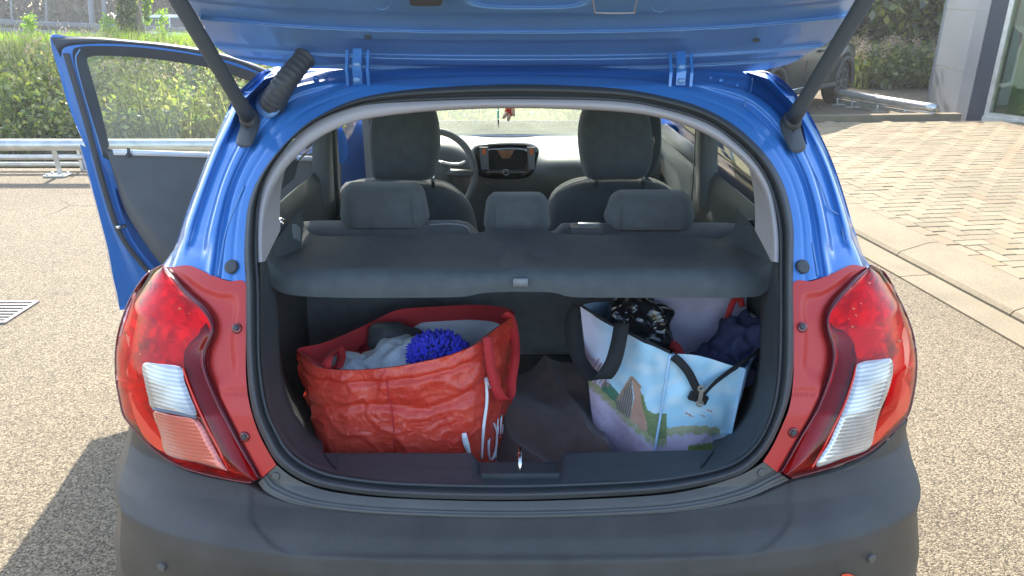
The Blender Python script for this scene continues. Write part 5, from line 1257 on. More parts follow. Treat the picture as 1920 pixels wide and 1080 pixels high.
# asphalt up to the rails, finely enough divided to be one sheet
KA, KB = Vector((2.50, 3.28)), Vector((2.333, 4.58)); kd = (KB-KA).normalized(); kn = Vector((kd.y, -kd.x))   # kerb direction and its right-hand normal
def K(s, w): p = KA+kd*s+kn*w; return p.x, p.y
poly_obj('asphalt_ground', [(-60, -30), (14, -30), (14, 17.0), (3.2, 17.0), (2.4, 14.2), (1.9, 9.5), (1.4, 7.42), (-60, 7.42)], 0.0, 'asphalt', kind='structure')
# banks and ditch as one terrain sheet
def terr(x, y):
    b = bez(x, 1.5, 3.4)
    yl = y
    zl = float(np.interp(yl, [7.35, 7.45, 8.1, 9.0, 10.2, 11.4, 13.5, 17, 19, 22, 25, 45, 60, 200], [-.02, -.10, -.75, -.85, -.85, -.55, .10, .58, .60, .35, -.55, -.6, -.2, 0]))
    zr = float(np.interp(y, [14.0, 15, 18, 22, 25, 45, 200], [-.02, .02, .20, .3, -.3, -.5, 0]))
    z = zl*(1-b)+zr*b+.05*mnoise.noise(Vector((x*.6, y*.6, 0)))*bez(y, 9, 12)
    if b > 0 and y < 14.2: z = min(z, -.05-.3*(1-b)) if b > .99 else min(z, -.06)
    if x > 7.5 and y < 14.2: z = -.05
    return z
txs = sorted(set([round(a, 2) for a in list(np.linspace(-60, -20, 20))+list(np.linspace(-20, 12, 110))+list(np.linspace(12, 60, 20))]))
tys = [7.35, 7.45, 7.8, 8.1, 8.6, 9, 9.6, 10.2, 10.8, 11.4, 12, 12.7, 13.5, 14.2, 15, 16, 17, 18, 19, 20, 22, 23.5, 25, 30, 38, 45, 60, 90, 140, 200]
V, F = gridvf([[(x, y, terr(x, y)) for x in txs] for y in tys]); obj('grass_bank_ground', V, F, 'soil', None, True, kind='structure')
M['road'] = speckle_mat('far_road_surface', (.05, .05, .05), (.08, .08, .08), (.11, .11, .11), 60)
obj('far_road', [(-70, 25.5, -.48), (-70, 42, -.50), (60, 42, -.44), (60, 25.5, -.25)], [(0, 3, 2, 1)], 'road', None, False, kind='structure')
obj('ditch_water', [(-60, 7.6, -.62), (1.6, 7.6, -.62), (1.6, 11.7, -.62), (-60, 11.7, -.62)], [(0, 1, 2, 3)], 'water', None, False, kind='structure')
# ---- pavement on the right
pv = obj('pavement', [(*K(-12, .50), .05), (*K(-12, 12), .05), (*K(6.05, 12), .05), (*K(6.55, .50), .05)], [(0, 1, 2, 3)], 'joint', None, False, kind='structure')
# gutter and kerb stones
kb = obj('kerb', [(*K(-12, .0), .004), (*K(-12, .56), .004), (*K(9, .56), .004), (*K(9, .0), .004)], [(0, 1, 2, 3)], 'joint', None, False, kind='structure')
def stone(prof, s0, s1, name, par):
    V = []; 
    for s in (s0+.004, s1-.004):
        V += [(*K(s, w), z) for w, z in prof]
    k = len(prof); F = [[i, (i+1) % k, k+(i+1) % k, k+i] for i in range(k)]+[list(range(k))[::-1], list(range(k, 2*k))]
    return obj(name, V, F, 'kerb', par, False)
s = -4.0; i = 0
while s < 6.9:
    L_ = 1.0
    stone([(.0, -.02), (.0, .010), (.20, .014), (.20, -.02)], s, s+L_, 'gutter_stone', kb)
    stone([(.206, -.02), (.206, .025), (.225, .045), (.40, .095), (.43, .100), (.49, .100), (.49, -.02)], s+.35, s+.35+L_, 'kerb_stone', kb)
    s += L_
# herringbone pavers
PW = .105; GAP = .007; PZT = .100
def paver_v(x0, y0, x1, y1, dz, tx, ty):
    g = GAP/2; b = .004; V = []
    for (ins, z) in ((0, .045), (0, PZT-.005), (b, PZT)):
        for (a, c) in ((x0+g+ins, y0+g+ins), (x1-g-ins, y0+g+ins), (x1-g-ins, y1-g-ins), (x0+g+ins, y1-g-ins)):
            V.append((*K(c, a), z+dz+(tx*(a-x0)+ty*(c-y0) if z > .05 else 0)))
    F = [(0, 1, 5, 4), (1, 2, 6, 5), (2, 3, 7, 6), (3, 0, 4, 7), (4, 5, 9, 8), (5, 6, 10, 9), (6, 7, 11, 10), (7, 4, 8, 11), (8, 9, 10, 11)]
    return V, F
cells = []; W0 = .60+PW*0
for c in range(-40, 62): cells.append((.492, c*PW*2+.03, .492+PW, (c+1)*PW*2+.03))
nx = int(5.6/PW)
for r in range(-45, 62):
    for m_ in range(-20, 20):
        x = (r % 4)+4*m_
        if 0 <= x < nx: cells.append((W0+x*PW, r*PW, W0+(x+2)*PW, (r+1)*PW))
        if x == -1: cells.append((W0, r*PW, W0+PW, (r+1)*PW))
        x = (r % 4)+3+4*m_
        if 0 <= x < nx: cells.append((W0+x*PW, r*PW, W0+(x+1)*PW, (r+2)*PW))
rnd = random.Random(11); vis = []; rest = []
for (x0, y0, x1, y1) in cells:
    cx_, cy_ = K((y0+y1)/2, (x0+x1)/2)
    if cy_ > 9.75 or cy_ < 1.0: continue
    u, v = proj((cx_, cy_, .1)); inframe = -10 < u < 1930 and v < 1090 and u > 1560
    if inframe: vis.append((cy_, x0, y0, x1, y1))
    elif rnd.random() < 2: rest.append((cy_, x0, y0, x1, y1))
vis.sort(); mbp = MB(); kk = 0
for idx, (c_, x0, y0, x1, y1) in enumerate(vis+rest):
    V, F = paver_v(x0, y0, x1, y1, rnd.uniform(-.0015, .0015), rnd.uniform(-.012, .012), rnd.uniform(-.012, .012))
    if idx < 300 and idx < len(vis): obj('paver', V, F, 'paver', pv, False)
    else: mbp.add(V, F)
mbp.build('paver_field', 'paver', pv, False, kind='stuff')
# concrete edging in front of the parking strip + grey strip
e0, e1 = Vector((1.8, 9.98)), Vector((6.15, 10.42)); ed = (e1-e0).normalized(); en = Vector((-ed.y, ed.x))
es = obj('edging_strip', [(1.8, 9.85, .004), (6.2, 9.95, .004), (6.2, 10.6, .004), (1.8, 10.2, .004)], [(0, 1, 2, 3)], 'joint', None, False, kind='structure')
n_ = 5
for i in range(n_):
    a = e0+(e1-e0)*(i/n_); b = e0+(e1-e0)*((i+1)/n_-.001)
    mb = MB(); c = (a+b)/2; mb.box((c.x, c.y, .05), ((b-a).length, .13, .14), rz=math.atan2(ed.y, ed.x)); mb.build('edging_stone', 'kerb', es)
# drain grate on the left
dg = thing('drain_grate', 'rectangular iron drain grate in the asphalt at the left edge', 'drain', (-2.9, 3.5, 0))
g0, g1, g2 = PZ(0, 566, .006), PZ(72, 566, .006), PZ(-6, 606, .006)
mb = MB(); ea = (g1-g0).normalized(); gx1 = g1.x; gy1 = g1.y; gy0 = PZ(0, 604, .006).y
ew = .62; mb.box((gx1-ew/2, gy1, .004), (ew, .022, .012)); mb.box((gx1-ew/2, gy0, .004), (ew, .022, .012)); mb.box((gx1-.010, (gy0+gy1)/2, .004), (.022, gy1-gy0+.02, .0125)); mb.box((gx1-ew, (gy0+gy1)/2, .004), (.022, gy1-gy0+.02, .0125))
mb.build('frame', 'iron', dg)
obj('pit_shade', [(gx1-ew, gy0, .002), (gx1, gy0, .002), (gx1, gy1, .002), (gx1-ew, gy1, .002)], [(0, 1, 2, 3)], 'black_hole', dg, False)  # flat dark sheet painting the shade below the bars
nb_bars = 7
for i in range(1, nb_bars): mb = MB(); mb.box((gx1-ew/2, gy0+(gy1-gy0)*i/nb_bars, .004), (ew-.02, .018, .010)); mb.build('bar', 'iron', dg)
# crack in the asphalt
# ================================================================ RAILS ON THE LEFT
gr = thing('low_tube_barrier', 'low galvanised tube barrier on short posts along the left edge of the car park', 'barrier', (-4.36, 7.07, 0))
RY = 7.07; rz_ = .30; x0, x1 = -30, .6
V, F = tubevf([(x, RY, rz_) for x in np.linspace(x0, x1, 30)], .055, 20); obj('top_tube', V, F, 'alu', gr)
for (yy, zz, r) in ((7.30, .135, .026), (7.33, .06, .022), (7.36, .20, .012)):
    V, F = tubevf([(x, yy, zz) for x in np.linspace(x0, x1, 20)], r, 10); obj('lower_tube', V, F, 'alu', gr)
for k in range(-8, 2):
    x = -4.36+k*3.2
    if x > .4 or x < -26: continue
    mb = MB(); mb.box((x, RY+.02, .14), (.045, .012, .24), rot=Matrix.Rotation(R(4), 3, 'X')); mb.build('post', 'alu', gr)
    mb = MB(); mb.box((x, RY-.01, .012), (.22, .14, .014)); pl_ = mb.build('base_plate', 'alu', gr)
    for dx in (-.075, .075):
        for dy in (-.04, .04): V, F = sellip((x+dx, RY-.01+dy, .024), (.014, .014, .012), .7, 8, 5); obj('bolt', V, F, 'alu', pl_)
    mb = MB(); mb.box((x+.10, 7.31, .10), (.03, .02, .20)); mb.build('clamp', 'alu', gr)
# barrier on the right
a, b = PY(1560, 170, 13.6), PY(1757, 203, 10.95); a.z, b.z = .20, .20
# solve positions on the ray at z=.2
a = PZ(1562, 172, .19); b = PZ(1755, 203, .19)
br = thing('parking_barrier', 'low shiny tube barrier behind the parked dark car, ending at the glass building', 'barrier', (b.x, b.y, 0))
V, F = tubevf([a.lerp(b, t)+Vector((0, 0, 0)) for t in np.linspace(.03, 1, 12)], .058, 18); obj('top_tube', V, F, 'alu', br)
dirb = (b-a).normalized()
for off, z, r in ((.20, .07, .022), (.24, .12, .012)):
    n2_ = Vector((-dirb.y, dirb.x, 0)); n2_ = n2_ if n2_.y < 0 else -n2_
    V, F = tubevf([a.lerp(b, t)+n2_*.0+Vector((0, 0, z-.19))+n2_*(off-.22) for t in np.linspace(.03, 1, 6)], r, 8); obj('lower_tube', V, F, 'alu', br)
for t in (.06, .22, .48, .74, .97):
    p = a.lerp(b, t); V, F = tubevf([(p.x, p.y, .19), (p.x-.01, p.y-.04, .01)], .018, 6); obj('post', V, F, 'alu', br)
    mb = MB(); mb.box((p.x, p.y-.05, .012), (.2, .12, .014)); mb.build('base_plate', 'alu', br)
# ================================================================ FAR GUARD RAIL, POSTS, TREE, WHITE CAR
far = thing('motorway_guard_rail', 'long steel guard rail along the far road above the reed bank', 'guard rail', (-12, 25, 0))
def frail(u, vtop, y): p = PY(u, vtop, y); return p
for (vL, vR, h) in ((27, 74, .10), (43, 90, .10)):
    P = [PY(u, vL+(vR-vL)*(u+300)/1000.0, 33-8*(u+300)/1000.0) for u in (-300, 0, 200, 400, 700)]
    P = [Vector(q) for q in sm([list(p) for p in P], 24)]
    rws = [[p+Vector((0, dy, dz)) for dy, dz in ((0, h), (-.05, h*.6), (0, h*.2), (-.05, -h*.3), (0, -h*.8))] for p in P]
    V, F = gridvf(rws); obj('rail_beam', V, F, 'steel_matt', far)
for u in range(-250, 700, 62):
    y = 33-8*(u+300)/1000.0+.08; p = PY(u, 33+44*(u+300)/1000.0, y); mb = MB(); mb.box((p.x, p.y, p.z-.28), (.07, .05, .7)); mb.build('rail_post', 'steel_matt', far)
for i, (ub, ut, v0, w, y, lab) in enumerate(((22, 16, 30, .09, 36, 'thin grey pole leftmost beyond the guard rail'), (88, 84, 40, .08, 34, 'thin grey pole second from left beyond the guard rail'), (173, 165, 45, .20, 30, 'thick pale pole third from left beyond the guard rail'), (197, 192, 46, .15, 31, 'grey pole just left of the orange sign'))):
    p = PY(ub, v0, y); q = PY(ut, -160, y)
    t = thing('lamp_pole', lab, 'pole', (p.x, p.y, -.5), 'poles beyond the guard rail')
    V, F = tubevf([(p.x, p.y, -.55), tuple(p), (q.x, q.y, 5.5)], w/2, 10); obj('pole', V, F, 'steel_matt', t)
sg = thing('orange_sign', 'orange roadside sign half hidden in ivy beside the tree trunk', 'sign', tuple(PY(230, 52, 26)))
Q = [PY(u, v, 26) for u, v in ((223, 20), (240, 23), (245, 44), (224, 50))]; V = [tuple(p) for p in Q]+[tuple(p+Vector((0, .04, 0))) for p in Q]
obj('sign_plate', V, [(0, 1, 2, 3)]+[[i, (i+1) % 4, 4+(i+1) % 4, 4+i] for i in range(4)], 'orange', sg, False)
V, F = tubevf([PY(224, 48, 26.1), PY(224, 80, 26.1)], .03, 6); obj('sign_post', V, F, 'alu', sg)
# ---- generic car builder
def build_car(name, label, origin, heading, paint, L=4.3, Wd=1.78, H=1.52, wr=.33, belt=.95, group=None):
    t = thing(name, label, 'car', origin); hd = Vector((math.cos(heading), math.sin(heading), 0)); sd_ = Vector((-hd.y, hd.x, 0))
    def P(l, w, z): return Vector(origin)+hd*l+sd_*w+Vector((0, 0, z))
    st = [(-.50, .55, .80, .80), (-.485, .80, .95, .98), (-.46, .93, 1.0, 1.15), (-.42, .98, 1.0, H-.25), (-.36, 1, 1.0, H-.06), (-.25, 1, 1, H), (0, 1, 1, H), (.08, 1, 1, H-.03), (.17, 1, 1, 1.22), (.26, 1, 1, 1.0), (.36, .99, 1, .93), (.44, .95, .98, .85), (.485, .84, .92, .72), (.5, .60, .85, .60)]
    rows = []
    ll = np.linspace(-.5, .5, 60)
    for l in ll:
        w = np.interp(l, [a[0] for a in st], [a[1] for a in st])*Wd/2; top = np.interp(l, [a[0] for a in st], [a[3] for a in st]); b = min(belt, top-.02)
        tw = w*(1-.22*bez(top-b, 0, .5)); lo = .26
        arch = max(math.sqrt(max(0, (wr+.07)**2-((l*L-c)**2)))+wr if abs(l*L-c) < wr+.07 else 0 for c in (-L*.30, L*.315)); lo = max(lo, arch)
        prof = [(w*.90, lo-.0), (w*.985, lo+.05), (w, max(lo+.06, .55)), (w*.99, max(lo+.07, .75)), (w*.96, b), (tw*.97+.0, b+(top-b)*.75), (tw*.88, top-.02), (tw*.5, top+.005), (0, top+.015)]
        rows.append([P(l*L, a, z) for a, z in prof]+[P(l*L, -a, z) for a, z in prof[::-1][1:]])
    V, F = gridvf(rows); obj('car_body', V, F, paint, t)
    for s in (-1, 1):
        for (l0, l1) in ((-.36, -.06), (-.045, .16)):
            wv = []
            for l, z in ((l0, belt+.03), (l1+(.02 if l1 > 0 else 0), belt+.03), (l1-(.075 if l1 > 0 else 0), H-.11), (l0+(.03 if l0 < -.2 else 0), H-.11)):
                top = np.interp(l, [a[0] for a in st], [a[3] for a in st]); w = Wd/2; f = (z-belt)/(.75*(top-belt)); tw = w*(1-.22*bez(top-belt, 0, .5))*.97
                wv.append(P(l*L, s*(w*.96+(tw-w*.96)*f+.012), z))
            obj('window', wv, [(0, 1, 2, 3)] if s < 0 else [(3, 2, 1, 0)], 'screen', t, False)
        for c in (-L*.30, L*.315):
            wheel('wheel', P(c, s*(Wd/2-.13), wr), wr, .23, tuple(sd_*s), t, spokes=5)
            arch_ = [P(c+(wr+.045)*math.cos(a), s*(Wd/2+.004), wr+(wr+.045)*math.sin(a)) for a in np.linspace(-.15, math.pi+.15, 24)]
            V, F = tubevf(arch_, .035, 6); obj('arch_cladding', V, F, 'black_plastic', t)
        V, F = tubevf([P(-L*.30+wr+.1, s*(Wd/2-.01), .33), P(L*.315-wr-.1, s*(Wd/2-.01), .33)], .05, 8); obj('sill_trim', V, F, 'black_plastic', t)
        V, F = tubevf([P(-L*.30+wr+.1, s*(Wd/2+.03), .38), P(L*.315-wr-.1, s*(Wd/2+.03), .38)], .010, 6); obj('sill_strip', V, F, 'chrome', t)
        for l in (-.06, .17):
            V, F = tubevf([P(l*L, s*(Wd/2-.0), z) for z in (.45, .6, .75)], .006, 5); obj('door_gap', V, F, 'rubber', t)
        for l in (-.16, .07): V, F = boxvf(P(l*L, s*(Wd/2+.01), .86), (.18, .03, .035), rz=heading); obj('door_handle', V, F, paint, t, False)
        V, F = sellip(P(.17*L, s*(Wd/2+.12), belt+.08), (.09, .09, .07), .7, 12, 8); obj('mirror', V, F, paint, t)
    # rear / front lights and screens
    obj('rear_window', [P(-.447*L, -.58, belt+.10), P(-.447*L, .58, belt+.10), P(-.405*L, .50, H-.12), P(-.405*L, -.50, H-.12)], [(0, 1, 2, 3)], 'screen', t, False)
    obj('windscreen', [P(.262*L, -.66, 1.03), P(.262*L, .66, 1.03), P(.095*L, .56, H-.06), P(.095*L, -.56, H-.06)], [(0, 1, 2, 3)], 'screen', t, False)
    for s in (-1, 1):
        V, F = sellip(P(-.47*L, s*.72, .95), (.06, .06, .12), .6, 12, 8); obj('tail_light', V, F, 'hot_red', t)
        V, F = sellip(P(.455*L, s*.66, .70), (.14, .14, .07), .6, 12, 8); obj('headlight', V, F, 'clear_cell', t)
    return t
HDG = R(90-42); fw = Vector((5.30, 12.5, 0)); hd = Vector((math.cos(HDG), math.sin(HDG), 0)); sdv = Vector((-hd.y, hd.x, 0))
og = fw-hd*(4.3*.315)+sdv*(1.78/2-.08)
build_car('parked_car', 'dark green-grey car parked on the right behind the brick pavement', (og.x, og.y, 0), HDG, 'dark_paint')
wc = PY(352, 60, 36); build_car('white_car', 'small white car driving on the far road behind the guard rail', (wc.x-.35, 36, -.62), R(8), 'white_paint', L=3.7, Wd=1.65, H=1.50)
# ================================================================ BUILDING
p1, p2, p3, p4, p5 = Vector((6.42, 11.75)), Vector((6.28, 10.72)), Vector((6.27, 10.42)), Vector((6.36, 10.18)), Vector((7.75, 7.6))
bd = thing('glass_building', 'dealership building with silver cladding panels and tall green-tinted windows at the right edge', 'building', (6.3, 10.4, 0))
bd['label'] = 'building corner with silver cladding and tall green-tinted glass at the right edge'
def wallbox(a, b, z0, z1, th, mtl, name, out=0.0, par=bd):
    d = (b-a); L_ = d.length; d.normalize(); n = Vector((-d.y, d.x)); n = n if n.x > 0 or n.y > 0 else -n
    if n.x < 0 and n.y > 0 and False: n = -n
    c = (a+b)/2+n*(th/2)-n*out; V, F = boxvf((c.x, c.y, (z0+z1)/2), (L_, th, z1-z0), rz=math.atan2(d.y, d.x)); return obj(name, V, F, mtl, par, False)
def zat(u, v, p): # height where the photo ray crosses the vertical through plan point p (distance based)
    d = ray(u, v); t = p.y/d[1]; return CAMH+d[2]*t
zs1 = zat(1757, 122, p1); zs2 = zat(1775, 18, p1)
hts = [.02, zs1, zs2, zs2+(zs2-zs1), zs2+2*(zs2-zs1), 6.2]
for z0, z1 in zip(hts[:-1], hts[1:]): wallbox(p1, p2, z0+.006, z1-.008, .06, 'steel_matt', 'cladding_panel')
wallbox(p1, p2, 0, 6.2, .30, 'alu', 'panel_backing', -.02)
wallbox(p2, p3, 0, 6.2, .16, 'steel_matt', 'corner_trim', .012)
M['dark_frame'] = mat('dark_blue_grey_frame', (.035, .045, .065), .5)
wallbox(p3, p4, 0, 6.2, .18, 'dark_frame', 'column_cover')
gd = (p5-p4).normalized()
wallbox(p4, p4+gd*.06, .05, 6.2, .08, 'alu', 'window_frame', .03)
wallbox(p4, p5, .02, .12, .12, 'alu', 'window_sill', .06)
wallbox(p4+gd*.06, p5, .12, .17, .08, 'alu', 'window_frame', .03)
wallbox(p4+gd*2.4, p4+gd*2.46, .12, 6.2, .08, 'alu', 'window_frame', .03)
def green_reflection():
    m, nt, b = nodes_of('painted_green_reflection'); b.inputs['Base Color'].default_value = (.10, .22, .07, 1); b.inputs['Roughness'].default_value = .04
    b.inputs['Coat Weight'].default_value = 1; b.inputs['Specular IOR Level'].default_value = .9
    N = nt.nodes; L = nt.links; tc = N.new('ShaderNodeTexCoord'); n = N.new('ShaderNodeTexNoise'); n.inputs['Scale'].default_value = .8; L.new(tc.outputs['Object'], n.inputs['Vector'])
    cr = N.new('ShaderNodeValToRGB'); e = cr.color_ramp.elements; e[0].position = .35; e[0].color = (.09, .19, .07, 1); e[1].position = .65; e[1].color = (.16, .27, .07, 1); L.new(n.outputs['Fac'], cr.inputs[0]); L.new(cr.outputs[0], b.inputs['Base Color'])
    return m
M['gglass'] = glass_mat('shop_glass', (.75, .85, .72), .01, 1.6); M['gin'] = green_reflection()
wallbox(p4+gd*.06, p5, .17, 6.2, .012, 'gglass', 'glazing', -.01)
wallbox(p4+gd*.02+Vector((.35, .15)), p5+Vector((.35, .15)), .1, 6.2, .05, 'gin', 'green_reflection_panel')  # added panel whose greens imitate the reflection in the glazing
wallbox(p4+gd*.25+Vector((.28, .12)), p5+Vector((.28, .12)), .52, .70, .05, 'white_paint', 'white_reflection_band')  # white band of that reflection, built as an added strip
wallbox(Vector((6.6, 11.9)), Vector((9.5, 12.4)), 0, 6.2, .2, 'steel_matt', 'rear_wall')
rf = obj('roof', [(6.3, 11.9, 6.2), (6.2, 10.4, 6.2), (7.7, 7.5, 6.2), (11, 7.5, 6.2), (11, 12.4, 6.2), (6.3, 11.9, 6.5), (6.2, 10.4, 6.5), (7.7, 7.5, 6.5), (11, 7.5, 6.5), (11, 12.4, 6.5)], [(0, 1, 2, 3, 4), (9, 8, 7, 6, 5)]+[[i, (i+1) % 5, 5+(i+1) % 5, 5+i] for i in range(5)], 'steel_matt', bd, False)
# ================================================================ VEGETATION
def blades(name, n, samp, m, par=None, kind='stuff', wid=(.008, .02), hgt=(.4, 1.0), lean=.35, seed=1, segs=3, m2=None, plume=.0, **kw):
    rs = np.random.RandomState(seed); V = np.zeros((n, (segs+1)*2, 3)); P = samp(n, rs); h = rs.uniform(*hgt, n); w = rs.uniform(*wid, n); a = rs.uniform(0, 2*math.pi, n); la = rs.uniform(0, 2*math.pi, n); ll = rs.uniform(0, lean, n)*h
    if P.shape[1] > 3: h = h*P[:, 3]
    for k in range(segs+1):
        t = k/segs; ww = w*(1-t*.92); c = P[:, :3].copy(); c[:, 0] += np.cos(la)*ll*t*t; c[:, 1] += np.sin(la)*ll*t*t; c[:, 2] += h*t*(1-.12*t*ll/h)
        V[:, 2*k, :] = c; V[:, 2*k+1, :] = c; V[:, 2*k, 0] += np.cos(a)*ww; V[:, 2*k, 1] += np.sin(a)*ww; V[:, 2*k+1, 0] -= np.cos(a)*ww; V[:, 2*k+1, 1] -= np.sin(a)*ww
    b = np.arange(n)[:, None]*(segs+1)*2; F = []
    for k in range(segs): F.append(np.stack([b[:, 0]+2*k, b[:, 0]+2*k+1, b[:, 0]+2*k+3, b[:, 0]+2*k+2], 1))
    return npmesh(name, V.reshape(-1, 3), np.concatenate(F), m, par, kind, **kw)
def npmesh(name, V, F, m, par=None, kind=None, **kw):
    me = bpy.data.meshes.new(name); org = ORIG[par.name] if par else Vector((0, 0, 0)); V = V-np.array(org)
    me.vertices.add(len(V)); me.vertices.foreach_set('co', V.astype(np.float32).ravel()); nf, q = F.shape
    me.loops.add(nf*q); me.loops.foreach_set('vertex_index', F.astype(np.int32).ravel()); me.polygons.add(nf)
    me.polygons.foreach_set('loop_start', np.arange(nf)*q); me.polygons.foreach_set('loop_total', np.full(nf, q)); me.update(); me.validate()
    me.materials.append(M[m]); o = bpy.data.objects.new(name, me); sc.collection.objects.link(o); ORIG[o.name] = Vector(org)
    if par: o.parent = par
    if kind: o['kind'] = kind
    for k, v in kw.items(): o[k] = v
    return o
def leaves(name, P, size, m, par=None, seed=1, kind=None, aspect=.6, **kw):
    rs = np.random.RandomState(seed); n = len(P); d = rs.normal(size=(n, 3)); d /= np.linalg.norm(d, axis=1)[:, None]; e = rs.normal(size=(n, 3)); e -= d*(e*d).sum(1)[:, None]; e /= np.linalg.norm(e, axis=1)[:, None]
    s = rs.uniform(size[0], size[1], n)[:, None]; f = np.cross(d, e)
    V = np.stack([P-d*s, P+e*s*aspect+f*s*.15, P+d*s, P-e*s*aspect+f*s*.15], 1).reshape(-1, 3); F = np.arange(4*n).reshape(n, 4); return npmesh(name, V, F, m, par, kind, **kw)
def cl(P, rs, n, r, flat=.7):
    idx = rs.randint(0, len(P), n); q = rs.normal(size=(n, 3)); q /= np.linalg.norm(q, axis=1)[:, None]; q *= (rs.uniform(0, 1, n)**.45)[:, None]*r; q[:, 2] *= flat; return P[idx]+q
def onterr(P):
    return np.array([terr(x, y) for x, y in P])
def samp_bank(x0, x1, y0, y1, clump=0):
    def f(n, rs):
        if clump:
            c = np.stack([rs.uniform(x0, x1, clump), rs.uniform(y0, y1, clump)], 1); k = rs.randint(0, clump, n); xy = c[k]+rs.normal(size=(n, 2))*.18; hs = rs.uniform(.6, 1.25, clump)[k]
        else: xy = np.stack([rs.uniform(x0, x1, n), rs.uniform(y0, y1, n)], 1); hs = np.ones(n)
        return np.column_stack([xy, onterr(xy)-.02, hs])
    return f
blades('reed_bank', 17000, samp_bank(-11.5, 1.5, 11.1, 15.2, 420), 'reed', hgt=(.35, .85), wid=(.008, .020), lean=.6, seed=3, label='dense green reeds growing on the far side of the ditch', category='reeds')
rs = np.random.RandomState(5); xy = np.stack([rs.uniform(-11.5, 1.5, 300), rs.uniform(11.2, 14.9, 300)], 1); c3 = np.column_stack([xy, onterr(xy)+rs.uniform(.20, .55, 300)*np.interp(xy[:, 1], [13, 14.9], [1, .3])])
leaves('bank_weeds', cl(c3, rs, 48000, .46, .9), (.022, .062), 'reed', None, 6, 'stuff', label='leafy weeds mixed among the reeds on the ditch bank', category='weeds')
xy = np.stack([rs.uniform(-11, -2, 200), rs.uniform(12.3, 14.6, 200)], 1); c3 = np.column_stack([xy, onterr(xy)+rs.uniform(.45, .75, 200)])
leaves('reed_plumes', cl(c3, rs, 6500, .13, 1.6), (.012, .03), 'plume', None, 7, 'stuff', label='pinkish seed plumes standing above the reeds', category='reeds')
blades('verge_grass', 26000, samp_bank(-16, 4, 15.5, 18.6, 0), 'grass', hgt=(.12, .34), wid=(.010, .022), lean=.5, seed=9, label='bright green grass along the top of the bank', category='grass')
blades('right_verge_grass', 12000, samp_bank(4.2, 9.2, 14.6, 20, 160), 'reed', hgt=(.35, .75), wid=(.008, .018), lean=.6, seed=19, label='tall grass in the border behind the right barrier', category='grass')
xy = np.stack([rs.uniform(6.6, 9.6, 90), rs.uniform(14.3, 15.4, 90)], 1); c3 = np.column_stack([xy, np.abs(rs.normal(size=90))*.18+.25])
leaves('border_shrubs', cl(c3, rs, 18000, .36, .85), (.028, .07), 'reed', None, 16, 'stuff', label='low leafy border shrubs in front of the large tree', category='shrubs')
xy = np.stack([rs.uniform(5.6, 9.4, 150), rs.uniform(14.2, 15.6, 150)], 1); c3 = np.column_stack([xy, rs.uniform(.5, .85, 150)])
leaves('border_plumes', cl(c3, rs, 5000, .12, 1.3), (.012, .028), 'plume', None, 17, 'stuff', label='pinkish flower heads on the border shrubs', category='flowers')
# small plants on the crest: individual
for (u, v0, v1, y, lab) in ((56, 64, 30, 17.6, 'slender yellow-green sapling near the left edge on the bank'), (201, 72, 33, 17.6, 'upright yellow-green sapling just left of the tree trunk'), (304, 82, 22, 17.8, 'tall yellow-green sapling in front of the white car')):
    a = PY(u, v0, y); b = PY(u, v1, y); t = thing('sapling', lab, 'sapling', tuple(a), 'saplings on the bank crest')
    V, F = tubevf([a+Vector((0, 0, -.2)), b], [.012, .004], 6); obj('stem', V, F, 'bark', t)
    cc = np.array([list(a.lerp(b, k)) for k in np.linspace(.1, 1, 14)]); P = cc[rs.randint(0, 14, 260)]; q = rs.normal(size=(260, 3))*np.array([.07, .07, .04]); leaves('foliage', P+q, (.02, .045), 'grass', t, 21+int(u))
# trees
def tree(name, lab, base, h, r, crown_c, nclump, nleaf, m, size, seed, trunk_r=.14, lean=(0, 0), grp=None, low=.0, squash=.8):
    t = thing(name, lab, 'tree', tuple(base), grp); rs = np.random.RandomState(seed); b = Vector(base); top = Vector(crown_c)
    P = [b+Vector((0, 0, -.3)), b, b.lerp(top, .4)+Vector((.05, 0, 0)), b.lerp(top, .8), top]; P = [Vector(q) for q in sm([list(p) for p in P], 14)]
    V, F = tubevf(P, list(np.linspace(trunk_r*1.15, trunk_r*.4, 14)), 12); tk = obj('trunk', V, F, 'bark', t)
    C = []
    for k in range(nclump):
        d = rs.normal(size=3); d /= np.linalg.norm(d); rr_ = rs.uniform(.35, 1)**.6*r; p = np.array(top)+d*rr_*np.array([1, 1, squash])
        if p[2] < low: p[2] = low+rs.uniform(0, .5)
        C.append(p)
        if k < 14:
            s_ = b.lerp(top, rs.uniform(.5, .95)); V, F = tubevf([s_, s_.lerp(Vector(p), .5)+Vector((0, 0, .1)), Vector(p)], [trunk_r*.3, trunk_r*.18, .01], 6); obj('limb', V, F, 'bark', t)
    leaves('crown', cl(np.array(C), rs, nleaf, r*.30, .8), size, m, t, seed+50)
    return t
tb = PY(263, 76, 19.3); tree('roadside_tree', 'grey-barked roadside tree with ivy rising in front of the far road', (tb.x, tb.y, tb.z), 7, 2.6, (tb.x-.4, tb.y, 5.6), 60, 16000, 'leaf', (.04, .09), 31, .15)
iv = thing('ivy', 'leafy ivy climbing the left side of the roadside tree trunk', 'ivy', (tb.x-.2, tb.y-.1, tb.z)); 
cc = np.array([list(PY(240-rs.uniform(-6, 12), v, 19.1)) for v in np.linspace(-60, 72, 60)]); leaves('foliage', cl(cc, rs, 3600, .17, 1), (.025, .06), 'leaf', iv, 33)
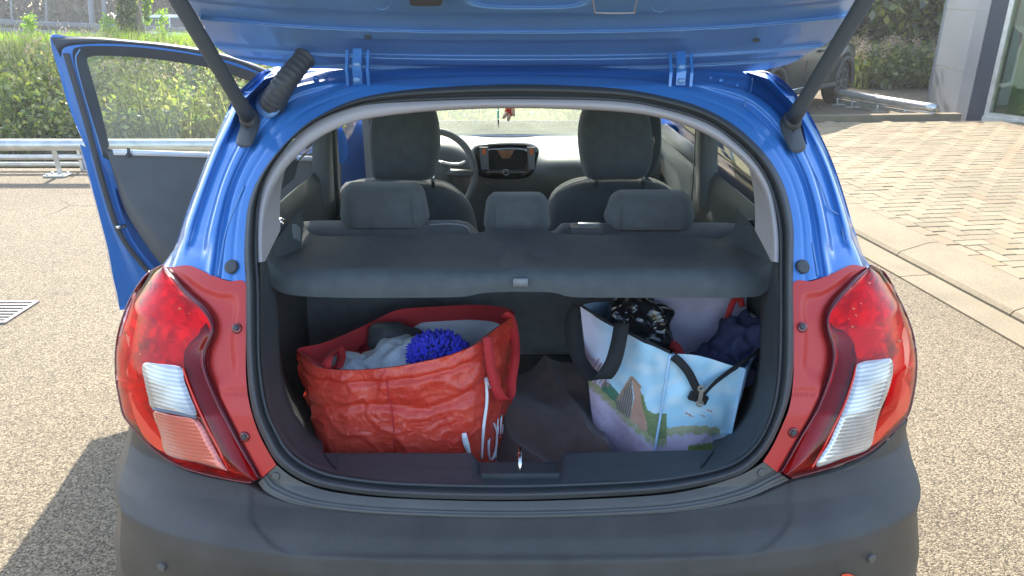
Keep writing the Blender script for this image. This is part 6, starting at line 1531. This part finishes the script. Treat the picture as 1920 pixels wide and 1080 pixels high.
cc = np.array([list(PY(274+rs.uniform(-3, 6), v, 19.15)) for v in np.linspace(-60, 40, 40)]); leaves('foliage', cl(cc, rs, 1200, .08, 1.4), (.02, .05), 'grass', iv, 34)
tree('large_leafy_tree', 'large dark leafy tree standing behind the border on the right', (8.3, 16.6, .1), 6, 2.6, (8.4, 16.8, 2.9), 110, 36000, 'leaf', (.05, .12), 41, .16, low=.7, squash=.95)
tree('pale_bush_tree', 'paler yellow-green tree left of the large dark tree on the right', (6.9, 18.6, .1), 4, 1.5, (6.9, 18.8, 2.2), 60, 18000, 'reed', (.03, .07), 43, .1, low=.5, squash=1.0)
# far tree line behind the road, individually placed
for i in range(13):
    x = -34+i*5.6+rs.uniform(-1, 1); y = 47+rs.uniform(-2, 6)
    nm = ['leftmost', 'second', 'third', 'fourth', 'fifth', 'sixth', 'seventh', 'eighth', 'ninth', 'tenth', 'eleventh', 'twelfth', 'rightmost'][i]
    tree('far_tree', f'dark roadside tree beyond the far road, {nm} in the row', (x, y, -.3), 9, 4.4, (x, y, 4.6), 46, 9000, 'leaf_dark' if i % 3 else 'leaf', (.12, .28), 60+i, .2, grp='trees beyond the far road', low=.4, squash=1.1)
M['ldark2'] = M['leaf_dark']
rs2 = np.random.RandomState(77); n = 60; cc = np.column_stack([rs2.uniform(-36, 36, 400), rs2.uniform(43.5, 46, 400), rs2.uniform(-.3, 1.8, 400)])
leaves('far_hedge', cl(cc, rs2, 42000, 1.0, .8), (.10, .22), 'leaf_dark', None, 78, 'stuff', label='dark hedge along the far side of the road', category='hedge')

# ================================================================ BACKGROUND HAZE, ADDED ALSO AS A GLARE VEIL
hz = bpy.data.materials.new('haze_veil'); hz.use_nodes = True; N = hz.node_tree.nodes; N.clear(); ho = N.new('ShaderNodeOutputMaterial'); pvn = N.new('ShaderNodeVolumePrincipled')
pvn.inputs['Color'].default_value = (.93, .96, 1, 1); pvn.inputs['Density'].default_value = HAZE; pvn.inputs['Anisotropy'].default_value = .55
hz.node_tree.links.new(pvn.outputs[0], ho.inputs['Volume']); M['haze'] = hz
V, F = boxvf((0, 85, 5.0), (145, 240, 13.4)); obj('haze', V, F, 'haze', None, False, kind='stuff')
